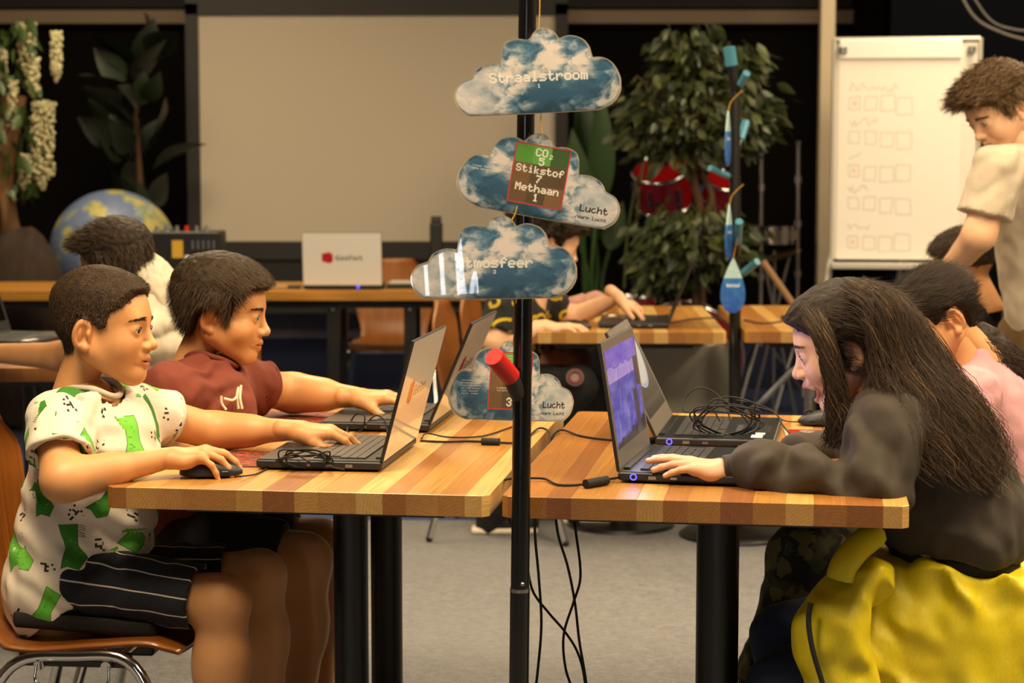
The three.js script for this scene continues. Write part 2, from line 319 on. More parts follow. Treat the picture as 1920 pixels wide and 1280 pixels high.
// ------------------------------------------------------------------ far desk with its things
{
  const a = J(-420, 544, 8.95), b = J(915, 547, 8.95), w = b.x - a.x, o = thing('long_desk', 'long plain wooden desk under the projection screen', 'desk', [a.x, 0, a.z]);
  part('desktop', boxUV(box(w, 0.045, 0.65, w / 2, 0.7275, -0.325, 0.003), 1.2), M.desk, o);
  part('apron', box(w - 0.1, 0.04, 0.03, w / 2, 0.685, -0.1), M.black, o);
  for (const px of [620, 766, 240, -100]) { const x = (px - 960) / F * 8.95 - a.x; const l = part('leg', box(0.055, 0.7, 0.055, x, 0.35, -0.12), M.black, o); part('leg', box(0.055, 0.7, 0.055, x, 0.35, -0.55), M.black, o); part('bolt', cyl(0.008, 0.008, 0.004, 0, 0, 0).rotateX(Math.PI / 2).translate(x, 0.66, -0.09), M.steel, l); }
  const lp = J(647, 541, 9.15);
  laptop('open white-lidded laptop with red logo on the long desk', V(lp.x, 0.7505, lp.z), Math.PI, 100, { lid: M.lidFar, far: true, led: -0.07 });
  const flat = J(792, 543, 9.2); const fl = single('closed_laptop', [box(0.32, 0.022, 0.22, flat.x, 0.762, flat.z, 0.006)], M.lap, 'closed dark laptop lying beside the white-lidded one', 'laptop');
  part('lid', box(0.3, 0.003, 0.2, flat.x, 0.7745, flat.z), std(0xb9b2a4, { roughness: 0.4 }), fl);
  const sp = J(818, 462, 9.45); const sk = thing('small_speaker', 'small black speaker standing under the screen edge', 'speaker', [sp.x, 0.7505, sp.z]);
  part('body', box(0.06, 0.29, 0.07, 0, 0.145, 0, 0.008), M.black, sk); part('top', box(0.05, 0.03, 0.05, 0, 0.305, 0, 0.006), std(0x2a2521), sk);
  for (const [px, w2] of [[520, 0.1], [552, 0.06], [488, 0.05]]) { const p = J(px, 546, 9.1); single('pen_case', box(w2, 0.014, 0.05, p.x, 0.758, p.z, 0.004), std(px === 552 ? 0x33302c : 0xa88a5a), px === 552 ? 'dark flat case on the long desk' : 'tan flat case on the long desk', 'case', 'cases on the long desk'); }
  // flight case with switches
  const fc = J(353, 540, 9.2), c = thing('equipment_case', 'black equipment case with metal knobs and yellow label', 'case', [fc.x, 0.7505, fc.z]);
  part('body', box(0.33, 0.26, 0.2, 0, 0.13, 0, 0.01), M.black, c);
  for (let i = 0; i < 6; i++) part('knob', cyl(0.011, 0.009, 0.025, -0.13 + i * 0.045, 0.26, 0.05, 12), i === 3 ? M.red : M.steel, c);
  part('label', box(0.05, 0.08, 0.002, -0.03, 0.18, 0.101), std(0xc39a2c), c, 'yellow paper label');
  for (let i = 0; i < 5; i++) part('switch', box(0.008, 0.04, 0.004, 0.04 + i * 0.024, 0.2, 0.101), M.steel, c);
  const bt = J(352, 520, 9.05), bo = thing('bottle', 'small green bottle standing before the equipment case', 'bottle', [bt.x, 0.7505, bt.z]);
  part('body', lathe([[0, 0], [0.025, 0], [0.027, 0.01], [0.027, 0.09], [0.012, 0.12], [0.012, 0.135], [0, 0.135]]), phys(0x1f5a35, { roughness: 0.15 }), bo); part('cap', cyl(0.013, 0.013, 0.018, 0, 0.135, 0), M.white, bo);
}

// ------------------------------------------------------------------ wooden shell chairs
function shellChair(label, pos, turn, { pad = true, group, mat = M.ply } = {}) {
  const o = thing('shell_chair', label, 'chair', [pos.x, 0, pos.z], turn, group);           // faces local +z
  const prof = [[0.2, 0.428], [0.15, 0.446], [0.04, 0.44], [-0.1, 0.43], [-0.17, 0.448], [-0.205, 0.51], [-0.225, 0.6], [-0.24, 0.72], [-0.25, 0.84]];
  const curve = new THREE.CatmullRomCurve3(prof.map((p) => V(0, p[1], p[0]))), N = 44, K = 14, pos2 = [], uv = [], idx = [];
  for (const side of [0, 1]) for (let i = 0; i <= N; i++) {
    const q = curve.getPoint(i / N), tg = curve.getTangent(i / N), nrm = V(0, -tg.z, tg.y).normalize(), s = i / N;
    const half = s < 0.08 ? 0.185 + 0.02 * s / 0.08 : s < 0.42 ? 0.205 : s < 0.56 ? lerp(0.205, 0.165, smooth(0.42, 0.5, s)) : s > 0.9 ? 0.165 + 0.03 * smooth(0.56, 0.8, s) - 0.1 * smooth(0.88, 1, s) ** 2 : 0.165 + 0.03 * smooth(0.56, 0.8, s);
    for (let k = 0; k <= K; k++) { const u = k / K * 2 - 1, dish = (1 - u * u) * (s > 0.5 ? -0.022 : -0.01); const w = q.clone().addScaledVector(nrm, (side ? -0.0055 : 0.0055)); pos2.push(u * half, w.y + (s <= 0.5 ? dish : 0), w.z + (s > 0.5 ? dish : 0)); uv.push(u * 0.5 + 0.5, s * 1.4); }
  }
  const at = (sd, i, k) => sd * (N + 1) * (K + 1) + i * (K + 1) + k;
  for (let i = 0; i < N; i++) for (let k = 0; k < K; k++) { idx.push(at(0, i, k), at(0, i + 1, k), at(0, i, k + 1), at(0, i, k + 1), at(0, i + 1, k), at(0, i + 1, k + 1)); idx.push(at(1, i, k), at(1, i, k + 1), at(1, i + 1, k), at(1, i, k + 1), at(1, i + 1, k + 1), at(1, i + 1, k)); }
  const edge = (a, b) => { const [i, k] = a, [i2, k2] = b; idx.push(at(0, i, k), at(1, i, k), at(0, i2, k2), at(0, i2, k2), at(1, i, k), at(1, i2, k2)); };
  for (let i = 0; i < N; i++) { edge([i, 0], [i + 1, 0]); edge([i, K], [i + 1, K]); } for (let k = 0; k < K; k++) { edge([0, k], [0, k + 1]); edge([N, k], [N, k + 1]); }
  const g = new THREE.BufferGeometry(); g.setAttribute('position', new THREE.Float32BufferAttribute(pos2, 3)); g.setAttribute('uv', new THREE.Float32BufferAttribute(uv, 2)); g.setIndex(idx); g.computeVertexNormals();
  part('shell', g, mat, o, 'bent plywood seat and back');
  if (pad) part('seat_pad', (() => { const q = new RoundedBoxGeometry(0.36, 0.03, 0.34, 4, 0.014); const p = q.attributes.position; for (let i = 0; i < p.count; i++) { const x = p.getX(i), z = p.getZ(i); const r = Math.hypot(x / 0.18, z / 0.17), f = r > 1 ? 1 / Math.pow(r, 0.6) : 1; p.setXYZ(i, x * f, p.getY(i) + (z > 0.08 ? -(z - 0.08) * 0.12 : 0) + (z < -0.1 ? (-0.1 - z) * 0.1 : 0), z * f); } q.computeVertexNormals(); return q.translate(0, 0.467, -0.0); })(), M.padFabric, o, 'dark speckled seat pad');
  const f = [];
  for (const s of [-1, 1]) {
    const x = s * 0.2;
    f.push(tube([V(x * 1.18, 0.012, 0.235), V(x * 1.1, 0.2, 0.185), V(x * 1.02, 0.385, 0.13), V(x, 0.418, 0.09), V(x, 0.42, 0), V(x, 0.41, -0.1), V(x * 1.02, 0.37, -0.145), V(x * 1.12, 0.2, -0.2), V(x * 1.2, 0.012, -0.25)], 0.0115, 60, 10));
    part('leg', f[f.length - 1], M.chrome, o, 'chrome tube side frame');
    part('side_plate', box(0.012, 0.03, 0.22, x * 0.96, 0.412, 0, 0.005), M.blackGloss, o);
    const wire = part('link_wire', tube([V(x * 1.06, 0.405, 0.07), V(x * 1.1, 0.375, 0.07), V(x * 1.12, 0.37, 0.06), V(x * 1.12, 0.37, -0.06), V(x * 1.1, 0.375, -0.07), V(x * 1.06, 0.405, -0.07)], 0.003, 40, 8), M.chrome, o);
    for (const z of [0.235, -0.25]) part('foot_cap', new THREE.SphereGeometry(0.0125, 12, 8).translate(x * (z > 0 ? 1.18 : 1.2), 0.0125, z), M.rubber, o);
  }
  part('cross_tube', [rod(V(-0.2, 0.4, 0.06), V(0.2, 0.4, 0.06), 0.01), rod(V(-0.2, 0.4, -0.07), V(0.2, 0.4, -0.07), 0.01)], M.chrome, o);
  part('link_box', box(0.05, 0.07, 0.1, 0.175, 0.365, 0.0, 0.008), M.black, o);
  return o;
}
M.padFabric = std(0x2b2119, { roughness: 0.95, map: tex(128, 128, (u, v) => { const k = 150 + 90 * tile((a, b) => n3(a, b, 2), u, v, 50) + 50 * tile((a, b) => n3(a, b, 6), u, v, 20); return [k, k * 0.95, k * 0.88]; }) });
// ------------------------------------------------------------------ cloud signs, drops and their poles
const GLYPH = {
  S: '01110 10001 10000 01110 00001 10001 01110', t: '01000 01000 11110 01000 01000 01001 00110', r: '00000 00000 10110 11001 10000 10000 10000', a: '00000 00000 01110 00001 01111 10001 01111',
  l: '01100 00100 00100 00100 00100 00100 01110', s: '00000 00000 01111 10000 01110 00001 11110', o: '00000 00000 01110 10001 10001 10001 01110', m: '00000 00000 11010 10101 10101 10101 10101',
  L: '10000 10000 10000 10000 10000 10000 11111', u: '00000 00000 10001 10001 10001 10011 01101', c: '00000 00000 01110 10000 10000 10001 01110', h: '10000 10000 10110 11001 10001 10001 10001',
  '/': '00001 00010 00010 00100 01000 01000 10000', W: '10001 10001 10001 10101 10101 11011 10001', p: '00000 00000 11110 10001 11110 10000 10000', C: '01110 10001 10000 10000 10000 10001 01110',
  O: '01110 10001 10001 10001 10001 10001 01110', 1: '00100 01100 00100 00100 00100 00100 01110', 2: '01110 10001 00001 00110 01000 10000 11111', 3: '01110 10001 00001 00110 00001 10001 01110',
  5: '11111 10000 11110 00001 00001 10001 01110', 7: '11111 00001 00010 00100 00100 01000 01000', i: '00100 00000 01100 00100 00100 00100 01110', k: '10000 10000 10010 10100 11000 10100 10010',
  f: '00110 01001 01000 11110 01000 01000 01000', M: '10001 11011 10101 10101 10001 10001 10001', e: '00000 00000 01110 10001 11111 10000 01110', n: '00000 00000 10110 11001 10001 10001 10001', A: '01110 10001 10001 11111 10001 10001 10001',
};
function pixelText(x, s, cx, cy, px, color) {
  x.fillStyle = color; let X = cx - (s.length * 6 - 1) * px / 2;
  for (const ch of s) { const g = GLYPH[ch]; if (g) g.split(' ').forEach((row, j) => [...row].forEach((b, i) => { if (b === '1') x.fillRect(X + i * px, cy + j * px - 3.5 * px, px * 1.4, px * 1.3); })); X += 6 * px; }
}
// outline in units of the sign: x right, y up, corners between the lobes
const LOBES = [
  [[-400, -225], [-452, -180], [-470, -120], [-465, -85], [-432, -38], [-372, -15]],
  [[-372, -15], [-345, 25], [-285, 56], [-240, 58], [-203, 52]],
  [[-203, 52], [-200, 105], [-178, 165], [-118, 190], [-40, 178]],
  [[-40, 178], [-25, 210], [10, 238], [45, 244], [95, 225], [128, 182]],
  [[128, 182], [165, 196], [215, 194], [270, 168], [302, 118], [308, 72]],
  [[308, 72], [360, 72], [420, 40], [462, -35], [466, -110], [420, -185], [330, -222]],
  [[330, -222], [100, -226], [-200, -227], [-400, -225]],
];
const CLOUD_U = 0.0002945;
const outline = []; for (const l of LOBES) { const c = new THREE.CatmullRomCurve3(l.map((p) => V(p[0], p[1], 0))); for (let i = 0; i < 14; i++) { const q = c.getPoint(i / 14); outline.push([q.x * CLOUD_U, q.y * CLOUD_U]); } }
function spanAt(x) { let lo = 9, hi = -9; for (let i = 0; i < outline.length; i++) { const [a, b] = outline[i], [c, d] = outline[(i + 1) % outline.length]; if ((a - x) * (c - x) <= 0 && a !== c) { const y = b + (d - b) * (x - a) / (c - a); lo = Math.min(lo, y); hi = Math.max(hi, y); } } return [lo, hi]; }
const X0 = -0.1384, X1 = 0.1372;
// a sheet with both faces; bend(x, y) gives the relief of the laminate
function cloudSheet(grow, t, bend) {
  const NX = 90, NY = 14, pos = [], uv = [], idx = [];
  for (const s of [1, -1]) for (let i = 0; i <= NX; i++) {
    const u = 0.5 - 0.5 * Math.cos(Math.PI * i / NX), x = lerp(X0, X1, u), [lo, hi] = spanAt(lerp(X0 + 1e-5, X1 - 1e-5, u));
    for (let j = 0; j <= NY; j++) { const y = lerp(lo, hi, j / NY), gx = x * grow, gy = y * grow + (grow - 1) * 0.002; pos.push(gx, gy, bend(gx, gy) + s * t); const U = (x - X0) / (X1 - X0); uv.push(s > 0 ? U : 1 - U, (y + 0.067) / 0.139); }
  }
  const at = (s, i, j) => (s > 0 ? 0 : (NX + 1) * (NY + 1)) + i * (NY + 1) + j;
  for (let i = 0; i < NX; i++) for (let j = 0; j < NY; j++) { idx.push(at(1, i, j), at(1, i + 1, j), at(1, i, j + 1), at(1, i, j + 1), at(1, i + 1, j), at(1, i + 1, j + 1)); idx.push(at(-1, i, j), at(-1, i, j + 1), at(-1, i + 1, j), at(-1, i, j + 1), at(-1, i + 1, j + 1), at(-1, i + 1, j)); }
  for (let i = 0; i < NX; i++) for (const j of [0, NY]) idx.push(at(1, i, j), at(-1, i, j), at(1, i + 1, j), at(1, i + 1, j), at(-1, i, j), at(-1, i + 1, j));
  const g = new THREE.BufferGeometry(); g.setAttribute('position', new THREE.Float32BufferAttribute(pos, 3)); g.setAttribute('uv', new THREE.Float32BufferAttribute(uv, 2)); g.setIndex(idx); g.computeVertexNormals();
  const half = idx.length - NX * 12, q = half / 2; return { g, front: idx.filter((_, i) => i < half && Math.floor(i / 6) % 2 === 0), back: idx.filter((_, i) => i < half && Math.floor(i / 6) % 2 === 1), rim: idx.slice(half) };
}
const CW = 900, CH = 454;
function skyPaint(x, w, h, mirror) {
  const im = x.createImageData(w, h);
  for (let j = 0; j < h; j++) for (let i = 0; i < w; i++) {
    const u = (mirror ? w - i : i) / w, v = j / h, n = fbm(u * 3.1 + 3, v * 2.2, 1.5, 6), m = fbm(u * 5, v * 4 + 2, 8, 5);
    const wisp = fbm(u * 9 + n * 1.2, v * 6, 4, 5);
    let k = smooth(-0.4, 0.5, n + 0.55 * wisp + 0.22 * smooth(0.62, 0.2, u) * smooth(0.2, 0.6, v) + 0.4 * Math.exp(-((u - 0.55) ** 2 * 60 + (v - 0.2) ** 2 * 14)) - 0.42 * Math.exp(-((u - 0.56) ** 2 * 14 + (v - 0.82) ** 2 * 10)));
    if (u < 0.3) k = lerp(k, 0.8 + 0.3 * m, smooth(0.3, 0.18, u) * smooth(0.2, 0.4, v));
    const dark = smooth(0.35, 0.95, v) * smooth(0.25, 0.45, u) * 0.62 + 0.25 * smooth(0.0, -0.4, wisp);
    let c = [lerp(66, 226, k), lerp(110, 214, k), lerp(142, 205, k)]; c = [lerp(c[0], 24, dark * (1 - k * 0.7)), lerp(c[1], 58, dark * (1 - k * 0.7)), lerp(c[2], 78, dark * (1 - k * 0.7))];
    const d = Math.hypot((u - 0.135) * 2, v - 0.55 + 0.14); if (d + 0.03 * m < 0.055) c = [38, 92, 158];
    const o = (j * w + i) * 4; im.data[o] = c[0]; im.data[o + 1] = c[1]; im.data[o + 2] = c[2]; im.data[o + 3] = 255;
  }
  x.putImageData(im, 0, 0);
}
const illegible = (x, cx, cy, rows, w, color, seed) => { const r = rng(seed); x.fillStyle = color; for (let i = 0; i < rows; i++) { const L = w * (0.7 + 0.3 * r()); for (let q = -L / 2; q < L / 2; q += 9) if (r() > 0.16) x.fillRect(cx + q, cy + i * 15, 6, 4 + 4 * r()); } };
const frontTex = (word, num) => canvasTex(CW, CH, (x, w, h) => { skyPaint(x, w, h, false); pixelText(x, word, w * 0.505, h * 0.56, word.length > 10 ? 7.6 : 7.9, '#ece6da'); pixelText(x, num, w * 0.505, h * 0.675, 3, '#ece6da'); });
const backTex = (rows, seed, panel) => canvasTex(CW, CH, (x, w, h) => {
  skyPaint(x, w, h, true);
  const g = [[['#5a9a3c', '#64a647', '#3d5a29'], 0.32], [['#79593a', '#5d4a30', '#5a482f'], 0.35], [['#6d5033', '#55442c', '#7b5c3d'], 0.33]];
  const X = w * 0.315, Y = h * 0.14, W = w * 0.335, H = h * 0.72; let y = Y;
  for (const [cs, f] of g) { cs.forEach((c, i) => { x.fillStyle = c; x.fillRect(X + W * i / 3, y, W / 3 + 1, H * f + 1); }); y += H * f; }
  x.strokeStyle = '#c2332c'; x.lineWidth = 7; x.strokeRect(X, Y, W, H);
  panel(x, X, Y, W, H);
  illegible(x, w * 0.155, h * 0.5, rows, w * 0.19, 'rgba(226,222,214,0.8)', seed);
  pixelText(x, 'Lucht', w * 0.85, h * 0.79, 5.4, '#1d1c1a'); pixelText(x, '/Warp Lucht', w * 0.84, h * 0.9, 2.7, '#2a2825');
});
const panelA = (x, X, Y, W, H) => { const c = '#efe9dc'; pixelText(x, 'CO', X + W * 0.48, Y + H * 0.11, 6, c); pixelText(x, '2', X + W * 0.66, Y + H * 0.16, 3.4, c); pixelText(x, '5', X + W * 0.5, Y + H * 0.26, 6, c); pixelText(x, 'Stikstof', X + W * 0.5, Y + H * 0.41, 5.7, c); pixelText(x, '7', X + W * 0.5, Y + H * 0.56, 6, c); pixelText(x, 'Methaan', X + W * 0.5, Y + H * 0.72, 5.9, c); pixelText(x, '1', X + W * 0.5, Y + H * 0.87, 6, c); };
const panelB = (x, X, Y, W, H) => { illegible(x, X + W * 0.45, Y + H * 0.05, 4, W * 0.7, 'rgba(222,226,206,0.85)', 31); illegible(x, X + W * 0.45, Y + H * 0.62, 2, W * 0.6, 'rgba(222,222,206,0.85)', 33); pixelText(x, '3', X + W * 0.5, Y + H * 0.87, 7, '#efe9dc'); };
const FRONTS = { S: frontTex('Straalstroom', '1'), A: frontTex('Atmosfeer', '3') };
const BACKS = { a: backTex(2, 5, panelA), b: backTex(6, 9, panelB) };
M.laminate = phys(0xb9ad94, { roughness: 0.2, clearcoat: 1, clearcoatRoughness: 0.05 });
function cloudSign(label, at, yaw, roll, front, back, bend) {
  const t = thing('cloud_sign', label, 'sign', [at.x, at.y, at.z]); t.rotation.set(0, yaw, roll, 'YZX');
  const lam = cloudSheet(1.024, 0.0004, bend); part('laminate', lam.g, M.laminate, t, 'clear laminate rim');
  const pr = cloudSheet(1, 0.0009, bend);
  const face = (idx, map) => { const g = pr.g.clone(); g.setIndex(idx); return [g, phys(0xffffff, { map, roughness: 0.45, clearcoat: 1, clearcoatRoughness: 0.04 })]; };
  part('front_print', ...face(pr.front, front), t); part('back_print', ...face(pr.back, back), t);
  part('eyelet', new THREE.TorusGeometry(0.003, 0.0008, 6, 14).translate(0.01, 0.066, bend(0.01, 0.066)), M.black, t);
  return t;
}
const flat0 = (x, y) => 0.004 * Math.cos(x * 14) + 0.0006 * Math.sin(x * 60 + y * 20);
const waveTab = (() => { const t = new Float32Array(401); let z = 0; for (let i = 200; i >= 0; i--) { const x = (i - 200) / 200 * 0.16; t[i] = z; z -= (0.086 * smooth(-0.035, -0.07, x) + 0.05 * Math.sin(x * 230) * smooth(-0.045, -0.075, x)) * 0.0008; } return t; })();
const wavy = (x, y) => { const a = clamp((x + y * 0.06) / 0.16 * 200 + 200, 0, 399), i = Math.floor(a), c = lerp(waveTab[i], waveTab[i + 1], a - i); return (x < 0 ? c : 0) + 0.0012 * Math.exp(-(((x + 0.022) / 0.012) ** 2)) * smooth(0.02, -0.05, y); };
const DP = 3.36;
cloudSign('cloud-shaped laminated sign reading Straalstroom', J(1008, 136, DP), rad(5), rad(2.6), FRONTS.S, BACKS.a, flat0);
cloudSign('cloud-shaped sign with green and brown square, reading Stikstof', J(1015, 333, DP + 0.01), Math.PI + rad(4), rad(10), FRONTS.S, BACKS.a, flat0);
cloudSign('cloud-shaped laminated sign reading Atmosfeer with bright glare', J(926, 485, DP), rad(-1), rad(0.2), FRONTS.A, BACKS.a, wavy);
cloudSign('cloud-shaped sign hanging low, half behind the black pole', J(962, 717, 3.5), Math.PI + rad(38), rad(5.5), FRONTS.A, BACKS.b, flat0);
const cord = (name, label, pts, r = 0.0011) => single(name, tube(pts, r, 40, 6), M.string, label, 'string', 'yellow strings of the signs');
const up = (px, py, D = DP + 0.004) => J(px, py, D);
cord('hanging_string', 'yellow string above the uppermost cloud sign', [up(1012, -40), up(1012, 20), up(1010, 62)]);
cord('hanging_string', 'yellow string between first and second cloud signs', [up(1015, 205), up(1014, 225), up(1017, 252)]);
cord('hanging_string', 'yellow string between second and third cloud signs', [up(970, 386), up(966, 400), up(957, 418)]);
cord('hanging_string', 'yellow string down to the lowest cloud sign', [up(968, 552), up(966, 600, 3.44), up(962, 646, 3.49)]);
{
  const t = thing('sign_pole', 'black metal pole carrying cloud signs before the tables', 'pole');
  const a = J(990, -60, 3.40), b = J(981, 560, 3.40), c = J(975, 1104, 3.40), d = V(c.x - 0.006, 0.02, c.z);
  part('tube', rod(b, a, 0.0152, 0.0148, 24), M.blackGloss, t); part('tube', rod(c, b, 0.0162, 0.0162, 24), M.blackGloss, t); part('tube', rod(d, c, 0.0172, 0.0172, 24), M.blackGloss, t);
  part('joint_ring', rod(c.clone().add(V(0, -0.004, 0)), c.clone().add(V(0, 0.002, 0)), 0.0176, 0.0176, 24), M.steel, t);
  part('screw', new THREE.SphereGeometry(0.004, 10, 8).translate(c.x + 0.004, c.y + 0.012, c.z + 0.0165), M.steel, t);
  part('base_plate', cyl(0.2, 0.19, 0.02, d.x, 0, d.z, 40), M.black, t);
  const e = J(972, 742, 3.395), f = J(958, 706, 3.37), g = J(926, 668, 3.33);
  const br = part('branch', rod(e, f, 0.0135, 0.0145, 18), M.blackPlastic, t); part('cap', rod(f, g, 0.0165, 0.0165, 24), M.red, br, 'red plastic end cap');
}
{
  M.cap = std(0x3f7f97, { roughness: 0.45 });
  const base = onY(1378, 1004, 0), t = thing('drop_pole', 'black pole with blue-capped branches and drop signs', 'pole', [base.x, 0, base.z]), DD = -base.z, L = (px, py, dd = 0) => J(px, py, DD + dd).sub(t.position);
  part('tube', rod(V(0, 0.02, 0), L(1378, 330), 0.022, 0.02, 20), M.black, t); part('tube', rod(L(1378, 330), L(1379, 170), 0.0175, 0.017, 20), M.black, t);
  part('base_plate', lathe([[0, 0], [0.2, 0], [0.2, 0.01], [0.17, 0.03], [0.03, 0.04], [0.025, 0.06], [0, 0.06]], 40), M.black, t);
  const branch = (a, b, r, capLen, dd) => { const A = L(...a), B = L(b[0], b[1], dd), m = A.clone().lerp(B, 1 - capLen); const q = part('branch', rod(A, m, r, r, 14), M.black, t); part('cap', rod(m, B, r * 1.2, r * 1.2, 18), M.cap, q, 'pale blue end cap'); };
  branch([1379, 170], [1367, 88], 0.0175, 0.42, -0.02); branch([1380, 175], [1400, 137], 0.011, 0.55, -0.08); branch([1376, 335], [1331, 315], 0.009, 0.75, -0.1);
  branch([1380, 285], [1398, 230], 0.013, 0.6, 0.12); branch([1382, 480], [1386, 415], 0.011, 0.6, -0.16); branch([1384, 520], [1420, 490], 0.011, 0.7, -0.08);
  const dropTex = canvasTex(256, 512, (x, w, h) => {
    const im = x.createImageData(w, h);
    for (let j = 0; j < h; j++) for (let i = 0; i < w; i++) { const v = j / h, n = fbm(i / w * 3, v * 7, 3, 4); let c = v < 0.37 ? [172 + 14 * n, 204 + 12 * n, 206] : [lerp(44, 38, v) + 26 * n, lerp(126, 84, v) + 22 * n, lerp(186, 172, v) + 12 * n]; const o = (j * w + i) * 4; im.data.set([c[0], c[1], c[2], 255], o); }
    x.putImageData(im, 0, 0); x.fillStyle = '#f2eee6'; x.font = 'bold 44px sans-serif'; x.textAlign = 'center'; x.fillText('Koraal', w / 2, h * 0.53);
  });
  const s = new THREE.Shape(); s.moveTo(0, 0.1); s.bezierCurveTo(0.028, 0.045, 0.045, 0, 0.043, -0.035); s.bezierCurveTo(0.04, -0.075, 0.02, -0.092, 0, -0.092); s.bezierCurveTo(-0.02, -0.092, -0.04, -0.075, -0.043, -0.035); s.bezierCurveTo(-0.045, 0, -0.028, 0.045, 0, 0.1);
  const g = new THREE.ExtrudeGeometry(s, { depth: 0.003, bevelEnabled: true, bevelSize: 0.001, bevelThickness: 0.001, bevelSegments: 1, curveSegments: 20 }), p = g.attributes.position, uv = g.attributes.uv;
  for (let i = 0; i < p.count; i++) uv.setXY(i, (p.getX(i) + 0.045) / 0.09, (p.getY(i) + 0.094) / 0.196);
  const dm = phys(0xffffff, { map: dropTex, roughness: 0.4, clearcoat: 0.8, clearcoatRoughness: 0.06 });
  for (const [px, py, yaw, dd, label] of [[1374, 537, 0.1, -0.12, 'flat blue drop-shaped sign facing the room, lettered white'], [1364, 262, 1.25, -0.09, 'blue drop-shaped sign turned edge-on, upper of two'], [1366, 437, 1.2, -0.1, 'blue drop-shaped sign turned edge-on, lower of two']]) {
    const o = thing('drop_sign', label, 'sign', [0, 0, 0]); o.position.copy(J(px, py, DD + dd)); o.rotation.y = yaw; part('plate', g, dm, o);
    part('cord', tube([V(0, 0.098, 0.002), V(0.004, 0.13, 0.01), V(0.006, 0.17, 0.05)], 0.0015, 16, 6), M.string, o, 'yellow hanging cord');
  }
}

// ------------------------------------------------------------------ cables, mice, mats on the tables
const cable = (name, label, pts, r = 0.0024, group) => single(name, tube(pts, r, pts.length * 8, 7), M.rubber, label, 'cable', group);
const tb = (px, py, h = 0.003) => onY(px, py, 0.75 + h);
function brick(a, b, r) { return part('cable_core', rod(a, b, r, r, 14), M.rubber, scene); }
{
  const c1 = cable('power_cable', 'black power cable across the left table to the gap', [tb(788, 826), tb(830, 828), tb(880, 827), tb(930, 829), tb(962, 830), tb(990, 818), tb(1014, 802, 0.006), tb(1026, 806, 0.004), J(1031, 830, 4.28), J(1020, 870, 4.15)]);
  part('ferrite_core', [rod(tb(903, 827, 0.008), tb(937, 828, 0.008), 0.0075, 0.0075, 14)], M.rubber, c1);
  const c2 = cable('power_cable', 'black power cable plugged into the glowing laptop', [J(942, 905, 3.78), J(946, 900, 3.75), tb(960, 897, 0.004), tb(1000, 896, 0.006), tb(1020, 897, 0.005), tb(1050, 909), tb(1100, 907), tb(1135, 899), tb(1160, 895, 0.012)]);
  part('ferrite_core', [rod(tb(1098, 907, 0.009), tb(1138, 900, 0.009), 0.0085, 0.0085, 14)], M.rubber, c2);
  const c3 = cable('power_cable', 'black power cable to laptop with pale screen', [J(1032, 826, 4.3), tb(1040, 812, 0.005), tb(1055, 806, 0.006), tb(1085, 816), tb(1120, 822), tb(1170, 826), tb(1205, 826, 0.006), tb(1240, 822, 0.012)]);
  part('ferrite_core', [rod(tb(1206, 827, 0.008), tb(1228, 825, 0.008), 0.0075, 0.0075, 14)], M.rubber, c3);
  cable('power_cable', 'thin black cable behind the rust-shirt boy laptop', [tb(790, 822), tb(800, 812, 0.01), tb(830, 818), tb(862, 820), tb(900, 818), tb(960, 800)], 0.0018);
  // cables hanging between the tables
  const hang = (pts) => cable('hanging_cable', 'black cable hanging from the table gap to the floor', pts.map((p) => J(...p)), 0.0028, 'cables hanging under the tables');
  hang([[1003, 940, 3.95], [1003, 1000, 3.95], [1010, 1080, 3.95], [1015, 1170, 3.95], [1008, 1260, 3.95], [1000, 1330, 3.95], [1000, 1560, 3.95]]);
  hang([[1040, 940, 4], [1046, 1000, 4], [1064, 1060, 4], [1078, 1130, 4], [1086, 1200, 4], [1100, 1290, 4], [1110, 1550, 4]]);
  hang([[1070, 940, 4.05], [1080, 1000, 4.05], [1088, 1085, 4.05], [1075, 1130, 4.05], [1057, 1190, 4.05], [1060, 1250, 4.05], [1080, 1320, 4.05], [1085, 1530, 4.05]]);
  hang([[988, 1060, 4.1], [1000, 1110, 4.1], [1030, 1150, 4.1], [1060, 1185, 4.1], [1084, 1225, 4.1], [1098, 1290, 4.1], [1095, 1520, 4.1]]);
  hang([[952, 965, 3.9], [960, 985, 3.92], [975, 1010, 3.95], [985, 1060, 3.95], [988, 1140, 3.95], [985, 1580, 3.95]]);
}
function mouse(label, at, turn) {
  const t = thing('computer_mouse', label, 'mouse', [at.x, 0.7505, at.z], turn), g = new THREE.SphereGeometry(1, 36, 24), p = g.attributes.position;
  for (let i = 0; i < p.count; i++) { let x = p.getX(i), y = p.getY(i), z = p.getZ(i); const k = 0.9 + 0.1 * z; x = Math.sign(x) * Math.pow(Math.abs(x), 0.8) * 0.033 * (1 - 0.1 * z); y = y < 0 ? y * 0.006 : Math.pow(y, 0.8) * (0.029 - 0.009 * z * (z > 0 ? 1 : 0.5)); p.setXYZ(i, x, y + 0.006, Math.sign(z) * Math.pow(Math.abs(z), 0.9) * 0.06); }
  g.computeVertexNormals(); part('body', g, M.blackPlastic, t);
  part('wheel', new THREE.TorusGeometry(0.008, 0.003, 8, 16).rotateY(Math.PI / 2).translate(0, 0.026, 0.034), M.rubber, t); part('side_band', box(0.0605, 0.004, 0.07, 0, 0.012, 0, 0.002), M.blackGloss, t);
  return t;
}
const m1 = onY(396, 893, 0.75); mouse('black mouse under the hand of boy in patterned shirt', m1, rad(95));
const m2 = onY(1078, 618, 0.75); mouse('black mouse beside the thick black laptop', m2, rad(90));
const m3 = onY(1545, 797, 0.75); mouse('black mouse beside the red printed card', m3, rad(-90));
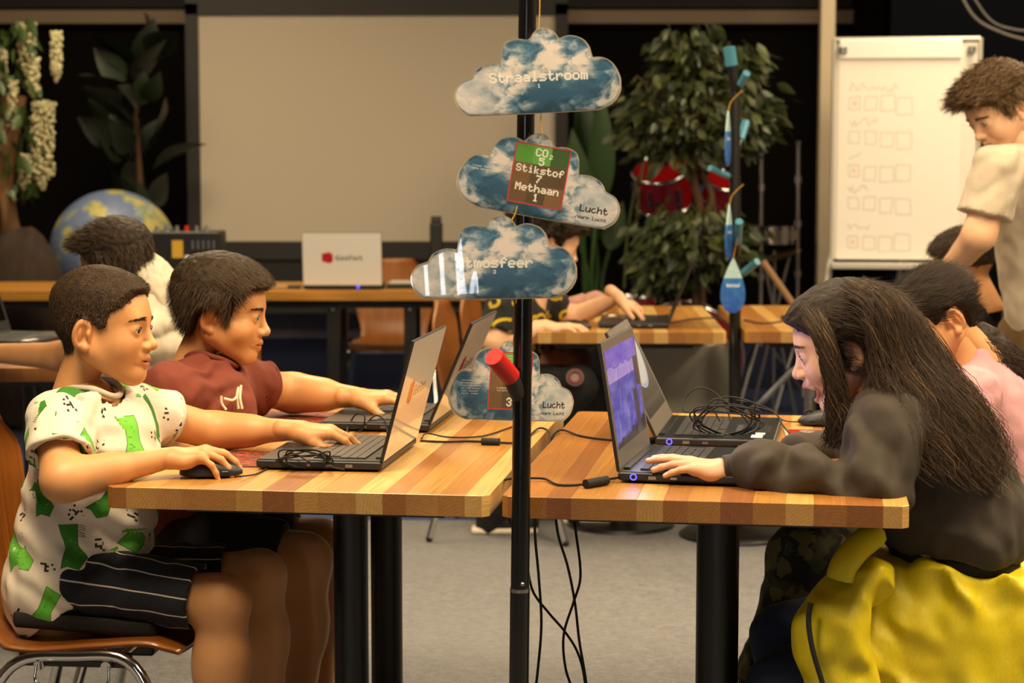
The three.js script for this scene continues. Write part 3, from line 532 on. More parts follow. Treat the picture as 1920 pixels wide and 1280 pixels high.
// tangled mouse cables
function tangle(label, c, w, d, h, turns, r, seed, tail = []) {
  const R = rng(seed), pts = [];
  for (let i = 0; i < turns * 7; i++) { const a = i / 7 * Math.PI * 2 + R() * 0.35, k = 0.55 + 0.5 * R(), tw = (Math.floor(i / 7) / turns - 0.5) * 0.9; pts.push(V(c.x + Math.cos(a) * w * k, c.y + 0.004 + Math.max(0, Math.sin(a + tw) * 0.5 + 0.5) * h * (0.5 + R() * 0.5), c.z + Math.sin(a + tw * 2) * d * k)); }
  return single('tangled_cable', tube([...pts, ...tail], r, (pts.length + tail.length) * 7, 6), M.rubber, label, 'cable');
}
tangle('tangled black mouse cable beside the near laptop and mouse', tb(570, 884, 0), 0.06, 0.022, 0.05, 6, 0.0016, 11, [tb(625, 876, 0.02), tb(645, 880, 0.008)]);
cable('mouse_cable', 'thin cable from black mouse to its tangled coil', [tb(450, 893, 0.01), tb(478, 889), tb(500, 878), tb(520, 862, 0.012), tb(545, 850, 0.03), tb(580, 866, 0.03)], 0.0016);
cable('looped_cable', 'black cable arching in loops over the farther left laptop', [tb(655, 818, 0.02), J(655, 795, 4.38), J(668, 776, 4.38), J(684, 780, 4.36), J(678, 806, 4.36), J(668, 815, 4.36), J(690, 790, 4.38), J(706, 778, 4.38), J(722, 790, 4.36), J(726, 810, 4.34), tb(720, 820, 0.02)], 0.0018);
tangle('big tangle of black cable on pale-screen laptop', J(1365, 835, 4.14).setY(0.766), 0.08, 0.05, 0.095, 7, 0.0017, 23, [J(1400, 765, 4.2), J(1450, 772, 4.15), J(1470, 800, 4.1), J(1500, 830, 4.02), tb(1530, 842, 0.004)]);
cable('looped_cable', 'single big loop of cable above the tangle', [J(1350, 790, 4.3), J(1330, 760, 4.3), J(1300, 772, 4.3), J(1282, 770, 4.3), J(1285, 745, 4.32), J(1310, 727, 4.32), J(1340, 736, 4.32), J(1362, 765, 4.3), J(1372, 800, 4.28)], 0.0017);
cable('looped_cable', 'thin cable trailing right over the printed card', [J(1380, 750, 4.3), J(1410, 755, 4.3), J(1440, 765, 4.3), tb(1480, 790, 0.004), tb(1530, 788)], 0.0015);
{
  const mt = tex(256, 160, (u, v) => { const n = fbm(u * 9, v * 14, 2, 4), k = fbm(u * 22, v * 30, 6, 3); return n > 0.1 ? [176 + 60 * k, 62 + 40 * k, 30] : [88 + 50 * k, 50 + 40 * k, 34 + 20 * k]; });
  const mat = (label, px, py, turn, w, d) => { const p = onY(px, py, 0.75), g = new THREE.BoxGeometry(w, 0.002, d); const m = single('mouse_mat', g, std(0xffffff, { map: mt, roughness: 0.7 }), label, 'mouse mat'); m.position.set(p.x, 0.7515, p.z); m.rotation.y = rad(turn); return m; };
  mat('mottled red-brown printed mouse mat under the near boy mouse', 480, 862, -8, 0.24, 0.19); mat('mottled red-brown printed mat before the rust-shirt boy', 520, 783, -8, 0.24, 0.19);
  const ct = canvasTex(320, 200, (x, w, h) => { const r = rng(8); x.fillStyle = '#d8cdb4'; x.fillRect(0, 0, w, h); x.fillStyle = '#c1301f'; x.fillRect(14, 14, w - 28, h - 28); for (let i = 0; i < 240; i++) { x.fillStyle = ['#6b7a3c', '#8b8f86', '#a93a26', '#3b3a2c', '#cfc6a8'][Math.floor(r() * 5)]; x.beginPath(); x.ellipse(60 + r() * 240, 40 + r() * 130, 4 + 14 * r(), 3 + 7 * r(), r() * 3, 0, 7); x.fill(); } x.fillStyle = '#c1301f'; x.fillRect(14, 14, 60, h - 28); });
  const p = onY(1535, 812, 0.75), c = single('printed_card', new THREE.BoxGeometry(0.15, 0.002, 0.1), [M.white, M.white, phys(0xffffff, { map: ct, roughness: 0.3, clearcoat: 0.8 }), M.white, M.white, M.white], 'red printed laminated card on the right table', 'card'); c.position.set(p.x, 0.7515, p.z); c.rotation.y = rad(-4);
}
// ------------------------------------------------------------------ back of the room
{
  const D = 11.1, a = J(372, 28, D), b = J(1040, 452, D), w = b.x - a.x, h = a.y - b.y, o = thing('projection_screen', 'large blank projection screen in a dark frame', 'screen', [(a.x + b.x) / 2, b.y, -D]);
  part('canvas', box(w, h, 0.01, 0, h / 2, 0), std(0xb9ad9b, { roughness: 0.85 }), o);
  const fr = std(0x1b1714, { roughness: 0.6 });
  for (const s of [-1, 1]) part('frame_side', box(0.07, h + 0.5, 0.05, s * (w / 2 + 0.035), h / 2 - 0.19, 0.005), fr, o);
  part('frame_top', box(w + 0.14, 0.12, 0.05, 0, h + 0.06, 0.005), fr, o); part('frame_bottom', box(w, 0.1, 0.05, 0, -0.05, 0.005), fr, o);
  part('lower_panel', box(w, 0.3, 0.02, 0, -0.25, 0), std(0x0f0d0d, { roughness: 0.7 }), o);
  for (const s of [-1, 1]) part('foot', box(0.07, b.y - 0.43, 0.05, s * (w / 2 + 0.035), -(b.y + 0.44) / 2 + 0.005, 0.005), fr, o);
  part('roller_case', box(0.5, 0.05, 0.12, -0.75, h + 0.165, 0.02, 0.01), std(0x8e8f94, { roughness: 0.5 }), o);
}
{
  const c = J(213, 475, 10.2), r = 0.325, gt = tex(512, 256, (u, v) => {
    const th = u * Math.PI * 2, ph = (v - 0.5) * Math.PI, x = Math.cos(ph) * Math.cos(th), y = Math.sin(ph), z = Math.cos(ph) * Math.sin(th), n = fbm(x * 1.7 + 4.2, y * 1.7, z * 1.7 + 1, 5);
    const k = 10 * fbm(x * 9, y * 9, z * 9, 3); return n > 0.07 ? (n > 0.2 ? [166 + k, 156 + k, 96] : [116 + k, 132 + k, 100]) : n > 0.02 ? [150, 156, 166] : [98 + k, 112 + k, 146 + k];
  });
  const o = thing('globe', 'large blue terrestrial globe with yellow-green land', 'globe', [c.x, 0, c.z]);
  part('sphere', new THREE.SphereGeometry(r, 48, 32).rotateY(2.2).translate(0, c.y, 0), std(0xffffff, { map: gt, roughness: 0.45 }), o);
  part('stand', lathe([[0, 0], [0.2, 0], [0.2, 0.03], [0.05, 0.06], [0.04, c.y - r], [0, c.y - r]]), M.black, o);
}
// ---- plants
const leafGeo = (L, w, fold = 0.2, n = 5) => { const pos = [], idx = []; for (let i = 0; i <= n; i++) { const t = i / n, k = Math.sin(Math.PI * Math.pow(t, 0.75)) * w / 2, z = -fold * L * t * t; pos.push(-k, t * L, z + k * 0.25, 0, t * L, z, k, t * L, z + k * 0.25); } for (let i = 0; i < n; i++) for (const k of [0, 1]) { const a = i * 3 + k; idx.push(a, a + 1, a + 3, a + 1, a + 4, a + 3); } const g = new THREE.BufferGeometry(); g.setAttribute('position', new THREE.Float32BufferAttribute(pos, 3)); g.setIndex(idx); g.computeVertexNormals(); return g; };
function scatter(geo, list) { return mergeGeometries(list.map(([p, d, roll, s]) => { const q = geo.clone(); q.scale(s, s, s); q.rotateY(roll); q.applyQuaternion(new THREE.Quaternion().setFromUnitVectors(V(0, 1, 0), d.clone().normalize())); return q.translate(p.x, p.y, p.z); })); }
const leafMat = (c) => phys(c, { roughness: 0.5, transmission: 0.12, thickness: 0, side: THREE.DoubleSide });
const barkMat = std(0x4c3520, { roughness: 0.9 });
{
  // weeping fig with two crowns
  const R = rng(41), D = 9.6, base = J(1308, 560, D), o = thing('fig_tree', 'leafy potted fig tree with two tiers of foliage', 'tree', [base.x, 0, base.z]), lg = leafGeo(0.075, 0.032);
  const rel = (px, py, dz = 0) => J(px, py, D + dz).sub(o.position);
  part('pot', lathe([[0, 0], [0.16, 0], [0.2, 0.32], [0.19, 0.33], [0.17, 0.3], [0, 0.3]], 32), std(0x6b3a22, { roughness: 0.8 }), o);
  const trunk = [V(0, 0.3, 0), rel(1306, 470), rel(1315, 400), rel(1300, 330), rel(1306, 270), rel(1300, 180)];
  part('trunk', tube(trunk, 0.021, 50, 10), barkMat, o); part('trunk', tube([V(0.03, 0.3, 0.02), rel(1322, 420, -0.05), rel(1335, 370, -0.05), rel(1316, 320, 0.03), rel(1310, 250)], 0.014, 50, 9), barkMat, o);
  const crown = (cx, cy, rx, ry, n) => { const l = [], c = rel(cx, cy), s = F / D; for (let i = 0; i < n; i++) { const a = R() * 6.283, y = R() * 2 - 1, q = Math.sqrt(1 - y * y), k = 0.35 + 0.65 * Math.cbrt(R()); const e = V(Math.cos(a) * q, y, Math.sin(a) * q); const clump = 0.8 + 0.42 * n3(e.x * 2.8, e.y * 2.8, e.z * 2.8); const p = V(c.x + e.x * rx / s * k * clump, c.y + e.y * ry / s * k * clump, c.z + e.z * rx / s * k * clump); l.push([p, V(e.x * 0.8 + (R() - 0.5) * 0.8, -0.75 + 0.5 * R(), e.z * 0.8 + (R() - 0.5) * 0.8), R() * 6.28, 0.7 + 0.7 * R()]); } return l; };
  const upper = [...crown(1303, 215, 165, 110, 950), ...crown(1290, 110, 75, 70, 380), ...crown(1380, 110, 55, 40, 130), ...crown(1215, 230, 60, 55, 240), ...crown(1400, 210, 55, 60, 240)], lower = [...crown(1298, 455, 125, 85, 900), ...crown(1240, 500, 60, 50, 260)];
  const mats = [leafMat(0x38421f), leafMat(0x4c5428), leafMat(0x283117)];
  [upper, lower].forEach((l, t) => mats.forEach((m, i) => { const f = part(t ? 'lower_foliage' : 'upper_foliage', scatter(lg, l.filter((_, k) => k % 3 === i)), m, o); f.userData.kind = 'stuff'; }));
  for (let i = 0; i < 26; i++) { const e = (i < 18 ? upper : lower)[Math.floor(R() * 300)]; part('twig', tube([(i < 18 ? trunk[4] : trunk[1]).clone(), (i < 18 ? trunk[4] : trunk[1]).clone().lerp(e[0], 0.5).add(V(0, 0.05, 0)), e[0]], 0.004, 10, 5), barkMat, o); }
}
{
  // tall strap-leaved plant beside the screen
  const R = rng(52), D = 10.4, b = J(1110, 560, D), o = thing('banana_plant', 'tall plant with broad upright dark leaves beside screen', 'plant', [b.x, 0, b.z]), rel = (px, py, dz = 0) => J(px, py, D + dz).sub(o.position), m = [leafMat(0x1c3a12), leafMat(0x2c4a18)];
  part('pot', cyl(0.16, 0.2, 0.35, 0, 0, 0, 28), M.black, o);
  for (const [x0, x1, y1, w] of [[1100, 1075, 250, 0.16], [1110, 1135, 170, 0.17], [1120, 1110, 330, 0.15], [1105, 1060, 350, 0.14], [1130, 1165, 380, 0.13], [1095, 1098, 120, 0.15]]) {
    const a = rel(x0, 520, (R() - 0.5) * 0.2), e = rel(x1, y1, (R() - 0.5) * 0.3), q = a.clone().lerp(e, 0.35); part('stalk', tube([V((R() - 0.5) * 0.1, 0.34, (R() - 0.5) * 0.1), a, q], 0.011, 20, 8), m[1], o);
    const L = e.distanceTo(q) * 1.05, g = scatter(leafGeo(L, w, 0.08, 10), [[q, e.clone().sub(q), R() * 1.2 - 0.6, 1]]); part('leaf', g, m[R() > 0.5 ? 1 : 0], o);
  }
  for (const [x0, y0, x1, y1] of [[1190, 540, 1210, 275], [1170, 540, 1196, 330]]) part('stalk', tube([rel(x0, y0), rel((x0 + x1) / 2 - 6, (y0 + y1) / 2), rel(x1, y1)], 0.007, 24, 7), leafMat(0x4b5526), o);
}
{
  // dark broad-leaved plant between flowers and screen
  const R = rng(63), D = 10.7, b = J(260, 400, D), o = thing('leafy_plant', 'dark broad-leaved plant before the black wall', 'plant', [b.x, 0, b.z]), rel = (px, py, dz = 0) => J(px, py, D + dz).sub(o.position), m = [leafMat(0x0f1a09), leafMat(0x16240b), leafMat(0x0b1408)];
  part('pot', cyl(0.15, 0.19, 0.4, 0, 0, 0, 28), M.black, o); part('stem', tube([V(0, 0.38, 0), rel(262, 330), rel(255, 200), rel(275, 110)], 0.016, 30, 8), barkMat, o);
  for (let i = 0; i < 34; i++) { const y = 70 + R() * 330, x = 262 + (R() - 0.5) * 190 * Math.sin(Math.PI * clamp((y - 20) / 420)), c = rel(258 + (R() - 0.5) * 16, y + 40), e = rel(x, y, (R() - 0.6) * 0.35); part('leaf', scatter(leafGeo(0.28, 0.17, 0.25, 6), [[c.lerp(e, 0.4), e.clone().sub(rel(258, y + 40)).add(V(0, 0.02, 0)), R() * 6, 0.7 + 0.5 * R()]]), m[i % 3], o); }
}
{
  // white wisteria over a rough trunk
  const R = rng(74), D = 10.0, b = J(20, 500, D), o = thing('wisteria', 'hanging white blossoms on brown twisted trunk', 'plant', [b.x, 0, b.z]), rel = (px, py, dz = 0) => J(px, py, D + dz).sub(o.position);
  for (let i = 0; i < 5; i++) { const k = (i - 2) * 0.028; part('trunk', tube([V(k * 1.5, 0.3, 0), rel(4 + i * 9, 470), rel(8 + i * 4, 400, k), rel(-6 + i * 6, 320), rel(-14 + i * 14, 180)], 0.022, 40, 8), std(0x5d3f22, { roughness: 0.95 }), o); }
  const fl = std(0xb7b189, { roughness: 0.7 }), fg = new THREE.SphereGeometry(0.0085, 5, 4);
  for (const [px, y0, y1, w] of [[50, 45, 140, 17], [106, 60, 152, 11], [22, 150, 255, 12], [80, 190, 355, 24], [45, 290, 355, 13], [2, 90, 150, 12], [62, 110, 180, 12]]) {
    const l = []; for (let i = 0; i < (y1 - y0) * 2.6; i++) { const t = R(), y = lerp(y0, y1, t), r = w * Math.sqrt(R()) * (t < 0.8 ? 1 : (1 - t) * 5 * 0.9 + 0.1), a = R() * 6.28, p = rel(px + Math.cos(a) * r, y, Math.sin(a) * r * 0.0026); l.push(fg.clone().scale(1, 0.8 + R() * 0.6, 1).translate(p.x, p.y, p.z)); }
    const c = part('blossom_cluster', mergeGeometries(l), fl, o); c.userData.kind = 'stuff';
  }
  const lv = []; for (let i = 0; i < 150; i++) lv.push([rel(R() * 75 - 10, 30 + R() * 330, (R() - 0.5) * 0.2), V(R() - 0.5, -0.8, R() - 0.5), R() * 6, 0.7 + R() * 0.6]);
  const f = part('leaves', scatter(leafGeo(0.09, 0.04), lv), leafMat(0x33471a), o); f.userData.kind = 'stuff';
}
{
  const c = J(40, 540, 9.82), g = new THREE.SphereGeometry(1, 40, 28), p = g.attributes.position;
  for (let i = 0; i < p.count; i++) { const x = p.getX(i), y = p.getY(i), z = p.getZ(i), n = 1 + 0.1 * fbm(x * 1.6, y * 1.6, z * 1.6, 4); p.setXYZ(i, Math.sign(x) * Math.pow(Math.abs(x), 0.8) * 0.23 * n, y * 0.5 * n, z * 0.2 * n); } g.computeVertexNormals();
  const bt = tex(256, 256, (u, v) => { const k = 190 + 70 * tile((a, b) => fbm(a * 3, b * 0.6, 2, 5), u, v, 5); return [k, k * 0.96, k * 0.9]; });
  const m = single('tree_stump', boxUV(g.translate(c.x, 0.5, c.z), 2), std(0x3a2a1c, { map: bt, roughness: 0.9 }), 'brown rounded bark-like stump below the white blossoms', 'stump');
}
// ---- drum kit: each drum and stand that can be carried off on its own
{
  const redShell = phys(0x8a0e12, { roughness: 0.2, clearcoat: 1, clearcoatRoughness: 0.08 }), D = 10.5, at = (px, dz = 0) => V(J(px, 500, D + dz).x, 0, -D - dz);
  const drum = (o, c, r, h, rx, rz) => { const g = new THREE.CylinderGeometry(r, r, h, 36), q = new THREE.Quaternion().setFromEuler(new THREE.Euler(rx, 0, rz)); const d = part('shell', g.applyQuaternion(q).translate(c.x, c.y, c.z), redShell, o); for (const s of [-1, 1]) part('hoop', new THREE.TorusGeometry(r, 0.009, 8, 36).rotateX(Math.PI / 2).translate(0, s * h / 2, 0).applyQuaternion(q).translate(c.x, c.y, c.z), M.chrome, d); for (let i = 0; i < 6; i++) { const a = i / 6 * 6.28; part('lug', box(0.018, h * 0.5, 0.014, Math.cos(a) * (r + 0.006), 0, Math.sin(a) * (r + 0.006)).applyQuaternion(q).translate(c.x, c.y, c.z), M.chrome, d); } };
  { const p = at(1290, 0.1), o = thing('bass_drum', 'red bass drum with two red toms, behind fig tree', 'drum', [p.x, 0, p.z]), rel = (px, py) => J(px, py, D).sub(o.position);
    drum(o, V(0, 0.29, 0), 0.28, 0.38, Math.PI / 2, 0); for (const [c, r, h, rx, rz] of [[rel(1243, 348), 0.15, 0.2, 0.5, 0.15], [rel(1347, 362), 0.09, 0.17, 0.6, -0.2]]) { drum(o, c, r, h, rx, rz); part('tom_mount', rod(V(c.x * 0.3, 0.55, 0), c, 0.012, 0.012, 10), M.chrome, o); } }
  { const p = at(1190, -0.1), o = thing('floor_tom', 'slim red floor drum left of the fig tree pot', 'drum', [p.x, 0, p.z]); drum(o, V(0, 0.42, 0), 0.11, 0.4, 0, 0); for (const k of [0, 2.1, 4.2]) part('leg', rod(V(Math.cos(k) * 0.13, 0, Math.sin(k) * 0.13), V(Math.cos(k) * 0.12, 0.5, Math.sin(k) * 0.12), 0.006, 0.006, 8), M.chrome, o); }
  const stand = (px, y0, label) => { const p = at(px), o = thing('cymbal_stand', label, 'stand', [p.x, 0, p.z]), b = J(px, y0, D).sub(o.position), c = V(0, 0.35, 0); part('pole', rod(c, b, 0.011, 0.011, 10), M.chrome, o); for (const k of [0, 2.1, 4.2]) part('leg', rod(V(0, 0.42, 0), V(Math.cos(k) * 0.3, 0.01, Math.sin(k) * 0.3), 0.008, 0.008, 8), M.steel, o); for (const t of [0.35, 0.6, 0.82]) { const q = c.clone().lerp(b, t); part('clamp', cyl(0.022, 0.022, 0.035, q.x, q.y, q.z, 12), M.chrome, o); } part('wing_nut', cyl(0.012, 0.02, 0.03, b.x, b.y, b.z, 10), M.chrome, o); return o; };
  stand(1428, 293, 'chrome stand with clamps next to the snare drum'); stand(1497, 275, 'slim chrome stand next to the pale column');
  { const p = at(1450, -0.3), o = thing('snare_drum', 'chrome snare drum and cymbal on crossed legs', 'drum', [p.x, 0, p.z]), rel = (px, py) => J(px, py, D - 0.3).sub(o.position), sn = rel(1445, 438);
    const s2 = part('shell', cyl(0.12, 0.12, 0.09, sn.x, sn.y - 0.05, sn.z, 36), M.chrome, o); for (let i = 0; i < 10; i++) part('lug', cyl(0.008, 0.008, 0.05, sn.x + Math.cos(i * 0.63) * 0.127, sn.y - 0.03, sn.z + Math.sin(i * 0.63) * 0.127, 8), M.chrome, s2);
    const cy = rel(1455, 478); part('cymbal', new THREE.ConeGeometry(0.13, 0.025, 36, 1, true).rotateZ(0.3).translate(cy.x, cy.y, cy.z), std(0xb99a55, { metalness: 1, roughness: 0.3 }), o);
    for (const [a, b] of [[[1430, 480], [1495, 600]], [[1480, 480], [1410, 600]], [[1452, 470], [1452, 600]]]) { const e = rel(...b); part('leg', rod(rel(...a), V(e.x, 0.01, e.z), 0.009, 0.009, 8), M.steel, o); } }
  const st = J(1430, 490, 9.2), en = J(1492, 578, 9.2); en.y = Math.max(en.y, 0.4); single('wooden_stick', rod(en, st, 0.016, 0.016, 10), std(0x8e6a45, { roughness: 0.7 }), 'tan wooden stick leaning by the drum stands', 'stick');
}
// ---- flip chart
{
  const D = 9.5, a = J(1566, 80, D), b = J(1826, 486, D), w = b.x - a.x, h = a.y - b.y, o = thing('flip_chart', 'white flip chart with faint drawn rows of squares', 'flip chart', [(a.x + b.x) / 2, b.y, -D], rad(-8)), fr = std(0xbdb7ab, { roughness: 0.4, metalness: 0.3 });
  const pt = canvasTex(640, 960, (x, W, H) => {
    x.fillStyle = '#ece4d8'; x.fillRect(0, 0, W, H); const r = rng(3); x.strokeStyle = 'rgba(150,142,134,0.55)'; x.lineWidth = 4;
    [0.2, 0.37, 0.54, 0.7, 0.88].forEach((v, i) => {
      for (let k = 0; k < 4; k++) { const s = W * (0.085 + 0.012 * k), X = W * (0.09 + k * 0.13), Y = H * v + (r() - 0.5) * 16; x.beginPath(); x.moveTo(X, Y); x.lineTo(X + s, Y + (r() - 0.5) * 10); x.lineTo(X + s + (r() - 0.5) * 14, Y + s); x.lineTo(X + (r() - 0.5) * 10, Y + s + (r() - 0.5) * 8); x.closePath(); x.stroke(); if (!k && i % 2 === 0) { x.fillStyle = 'rgba(214,150,122,0.4)'; x.fillRect(X + s * 0.3, Y + s * 0.3, s * 0.4, s * 0.4); } }
      x.beginPath(); let X = W * 0.09; const Y = H * (v - 0.045), L = W * [0.4, 0.24, 0.12, 0.16, 0.18][i]; x.moveTo(X, Y); for (let q = 0; q < L; q += 11) x.lineTo(X + q + r() * 6, Y + (r() - 0.5) * 44); x.stroke();
    });
  });
  part('board', box(w, h, 0.02, 0, h / 2, 0, 0.008), std(0xe4dccf, { roughness: 0.35 }), o);
  part('paper_pad', [box(w * 0.84, h * 0.94, 0.004, -0.03, h * 0.47, 0.014)], [std(0xffffff, { map: pt, roughness: 0.8 })][0], o, 'paper pad with faint felt-pen squares');
  part('clamp_bar', [box(w * 0.84, 0.09, 0.016, -0.03, h - 0.03, 0.022, 0.005)], M.white, o);
  for (const s of [-1, 1]) { part('rail', rod(V(s * w / 2, -0.02, 0.01), V(s * w / 2, h + 0.02, 0.01), 0.012, 0.012, 10), fr, o); part('clip', cyl(0.02, 0.02, 0.03, s * w * 0.44, h - 0.05, 0.03, 12), M.steel, o); }
  part('top_rail', rod(V(-w / 2, h + 0.015, 0.01), V(w / 2, h + 0.015, 0.01), 0.012, 0.012, 10), fr, o);
  part('pen_tray', box(w, 0.03, 0.07, 0, -0.03, 0.035, 0.006), fr, o);
  for (const s of [-1, 1]) part('leg', rod(V(s * (w / 2 + 0.12), -b.y + 0.005, 0.12), V(s * (w / 2 - 0.02), 0.2, -0.02), 0.013, 0.013, 10), fr, o);
  part('leg', rod(V(0, -b.y + 0.005, -0.5), V(0, h * 0.7, -0.02), 0.013, 0.013, 10), fr, o);
}
{
  const w = (pts, r, c) => single('wall_cable', tube(pts, r, 40, 7), c, 'grey cable drooping down the dark wall', 'cable', 'cables on the dark wall');
  const g = std(0x5a5450, { roughness: 0.6 });
  w([J(1795, -20, 9.9), J(1830, 35, 9.9), J(1880, 62, 9.9), J(1930, 76, 9.9), J(1990, 85, 9.9)], 0.008, g); w([J(1815, -20, 9.9), J(1860, 40, 9.9), J(1900, 55, 9.9), J(1990, 62, 9.9)], 0.006, g);
}
// ---- under and around the farther right tables
{
  const g = J(1278, 760, 7.5); single('floor_cabinet', box(0.36, 0.66, 0.36, g.x, 0.33, g.z, 0.006), std(0x8d8a80, { roughness: 0.6 }), 'plain grey cabinet under the farther wooden table', 'cabinet');
  single('white_cable', tube([J(1540, 688, 8.2), J(1495, 690, 8.1), J(1465, 716, 8.05), J(1430, 752, 8), J(1390, 790, 8), J(1360, 860, 8.0).setY(0.03), J(1345, 905, 7.9).setY(0.0125)], 0.0115, 60, 10), std(0xb9bcc4, { roughness: 0.5 }), 'thick white cable lying over the blue floor', 'cable');
  const f = J(1516, 730, 7.9), o = thing('white_post', 'short white post standing on the blue floor', 'post', [f.x, 0, f.z]); part('tube', cyl(0.016, 0.016, f.y - 0.03, 0, 0, 0, 16), M.white, o); part('cap', cyl(0.026, 0.026, 0.04, 0, f.y - 0.03, 0, 16), M.white, o);
  for (const [pts, l] of [[[[1258, 606], [1300, 598], [1340, 596], [1372, 612]], 'black cables lying on the farther wooden table'], [[[1372, 612], [1374, 650, 1], [1372, 720, 1], [1377, 780, 1]], 'black cable hanging beside the blue-capped pole'], [[[1395, 600], [1430, 606], [1470, 602], [1490, 596]], 'black cable on table beyond the blue-capped pole']]) cable('table_cable', l, pts.map(([x, y, h]) => (h ? J(x, y, 6.95) : onY(x, y, 0.753))), 0.0035);
  const bl = onY(1477, 594, 0.76), u = thing('usb_hub', 'small black hub with blue light on far table', 'hub', [bl.x, 0.7505, bl.z]); part('body', box(0.05, 0.015, 0.03, 0, 0.0075, 0, 0.003), M.black, u); part('light', new THREE.SphereGeometry(0.007, 10, 8).translate(0, 0.018, 0.01), M.led, u, 'glowing blue dot');
}
// chairs in the background
shellChair('wooden shell chair pushed in behind the long desk', J(735, 655, 9.75), 0, { pad: false, mat: M.ply2 });
shellChair('wooden shell chair of the boy in black and yellow shirt', J(958, 700, 7.12), rad(80), { pad: false, mat: M.ply2 });
shellChair('wooden shell chair of the child in pink sleeves', J(998, 690, 7.7), rad(80), { pad: false, mat: M.ply2 });
// ------------------------------------------------------------------ people: distance fields meshed on a grid
const smin = (a, b, k) => { if (k <= 0) return Math.min(a, b); const h = Math.max(k - Math.abs(a - b), 0) / k; return Math.min(a, b) - h * h * k * 0.25; };
const smax = (a, b, k) => -smin(-a, -b, k);
function cone(a, b, ra, rb) {                                   // tapered capsule
  const ax = a.x, ay = a.y, az = a.z, dx = b.x - ax, dy = b.y - ay, dz = b.z - az, L = dx * dx + dy * dy + dz * dz || 1e-9;
  const f = (x, y, z) => { const px = x - ax, py = y - ay, pz = z - az; let t = (px * dx + py * dy + pz * dz) / L; t = t < 0 ? 0 : t > 1 ? 1 : t; const qx = px - dx * t, qy = py - dy * t, qz = pz - dz * t; return Math.sqrt(qx * qx + qy * qy + qz * qz) - (ra + (rb - ra) * t); };
  f.ball = [ax + dx / 2, ay + dy / 2, az + dz / 2, Math.sqrt(L) / 2 + Math.max(ra, rb)]; return f;
}
function flat(a, b, ra, rb, n, c) {                             // capsule that is thinner along n by the factor c
  const f = cone(V(0, 0, 0), (() => { const d = b.clone().sub(a), k = d.dot(n); return d.addScaledVector(n, k * (c - 1)); })(), ra, rb), nx = n.x, ny = n.y, nz = n.z;
  return (x, y, z) => { const px = x - a.x, py = y - a.y, pz = z - a.z, k = (px * nx + py * ny + pz * nz) * (c - 1); return f(px + nx * k, py + ny * k, pz + nz * k) / (1 + (c - 1) * 0.4); };
}
function ell(c, rx, ry, rz, q) {                                 // ellipsoid, optionally turned
  const e = q ? new THREE.Matrix4().makeRotationFromQuaternion(q.clone().invert()).elements : null;
  const ix = 1 / rx, iy = 1 / ry, iz = 1 / rz, cx = c.x, cy = c.y, cz = c.z, mn = -Math.min(rx, ry, rz);
  const f = (x, y, z) => { let px = x - cx, py = y - cy, pz = z - cz; if (e) { const a = e[0] * px + e[4] * py + e[8] * pz, b = e[1] * px + e[5] * py + e[9] * pz, d = e[2] * px + e[6] * py + e[10] * pz; px = a; py = b; pz = d; }
    px *= ix; py *= iy; pz *= iz; const k0 = Math.sqrt(px * px + py * py + pz * pz); px *= ix; py *= iy; pz *= iz; const k1 = Math.sqrt(px * px + py * py + pz * pz); return k1 < 1e-9 ? mn : k0 * (k0 - 1) / k1; };
  f.ball = [cx, cy, cz, Math.max(rx, ry, rz)]; return f;
}
const clip = (f, p, n) => (x, y, z) => Math.max(f(x, y, z), (x - p.x) * n.x + (y - p.y) * n.y + (z - p.z) * n.z);
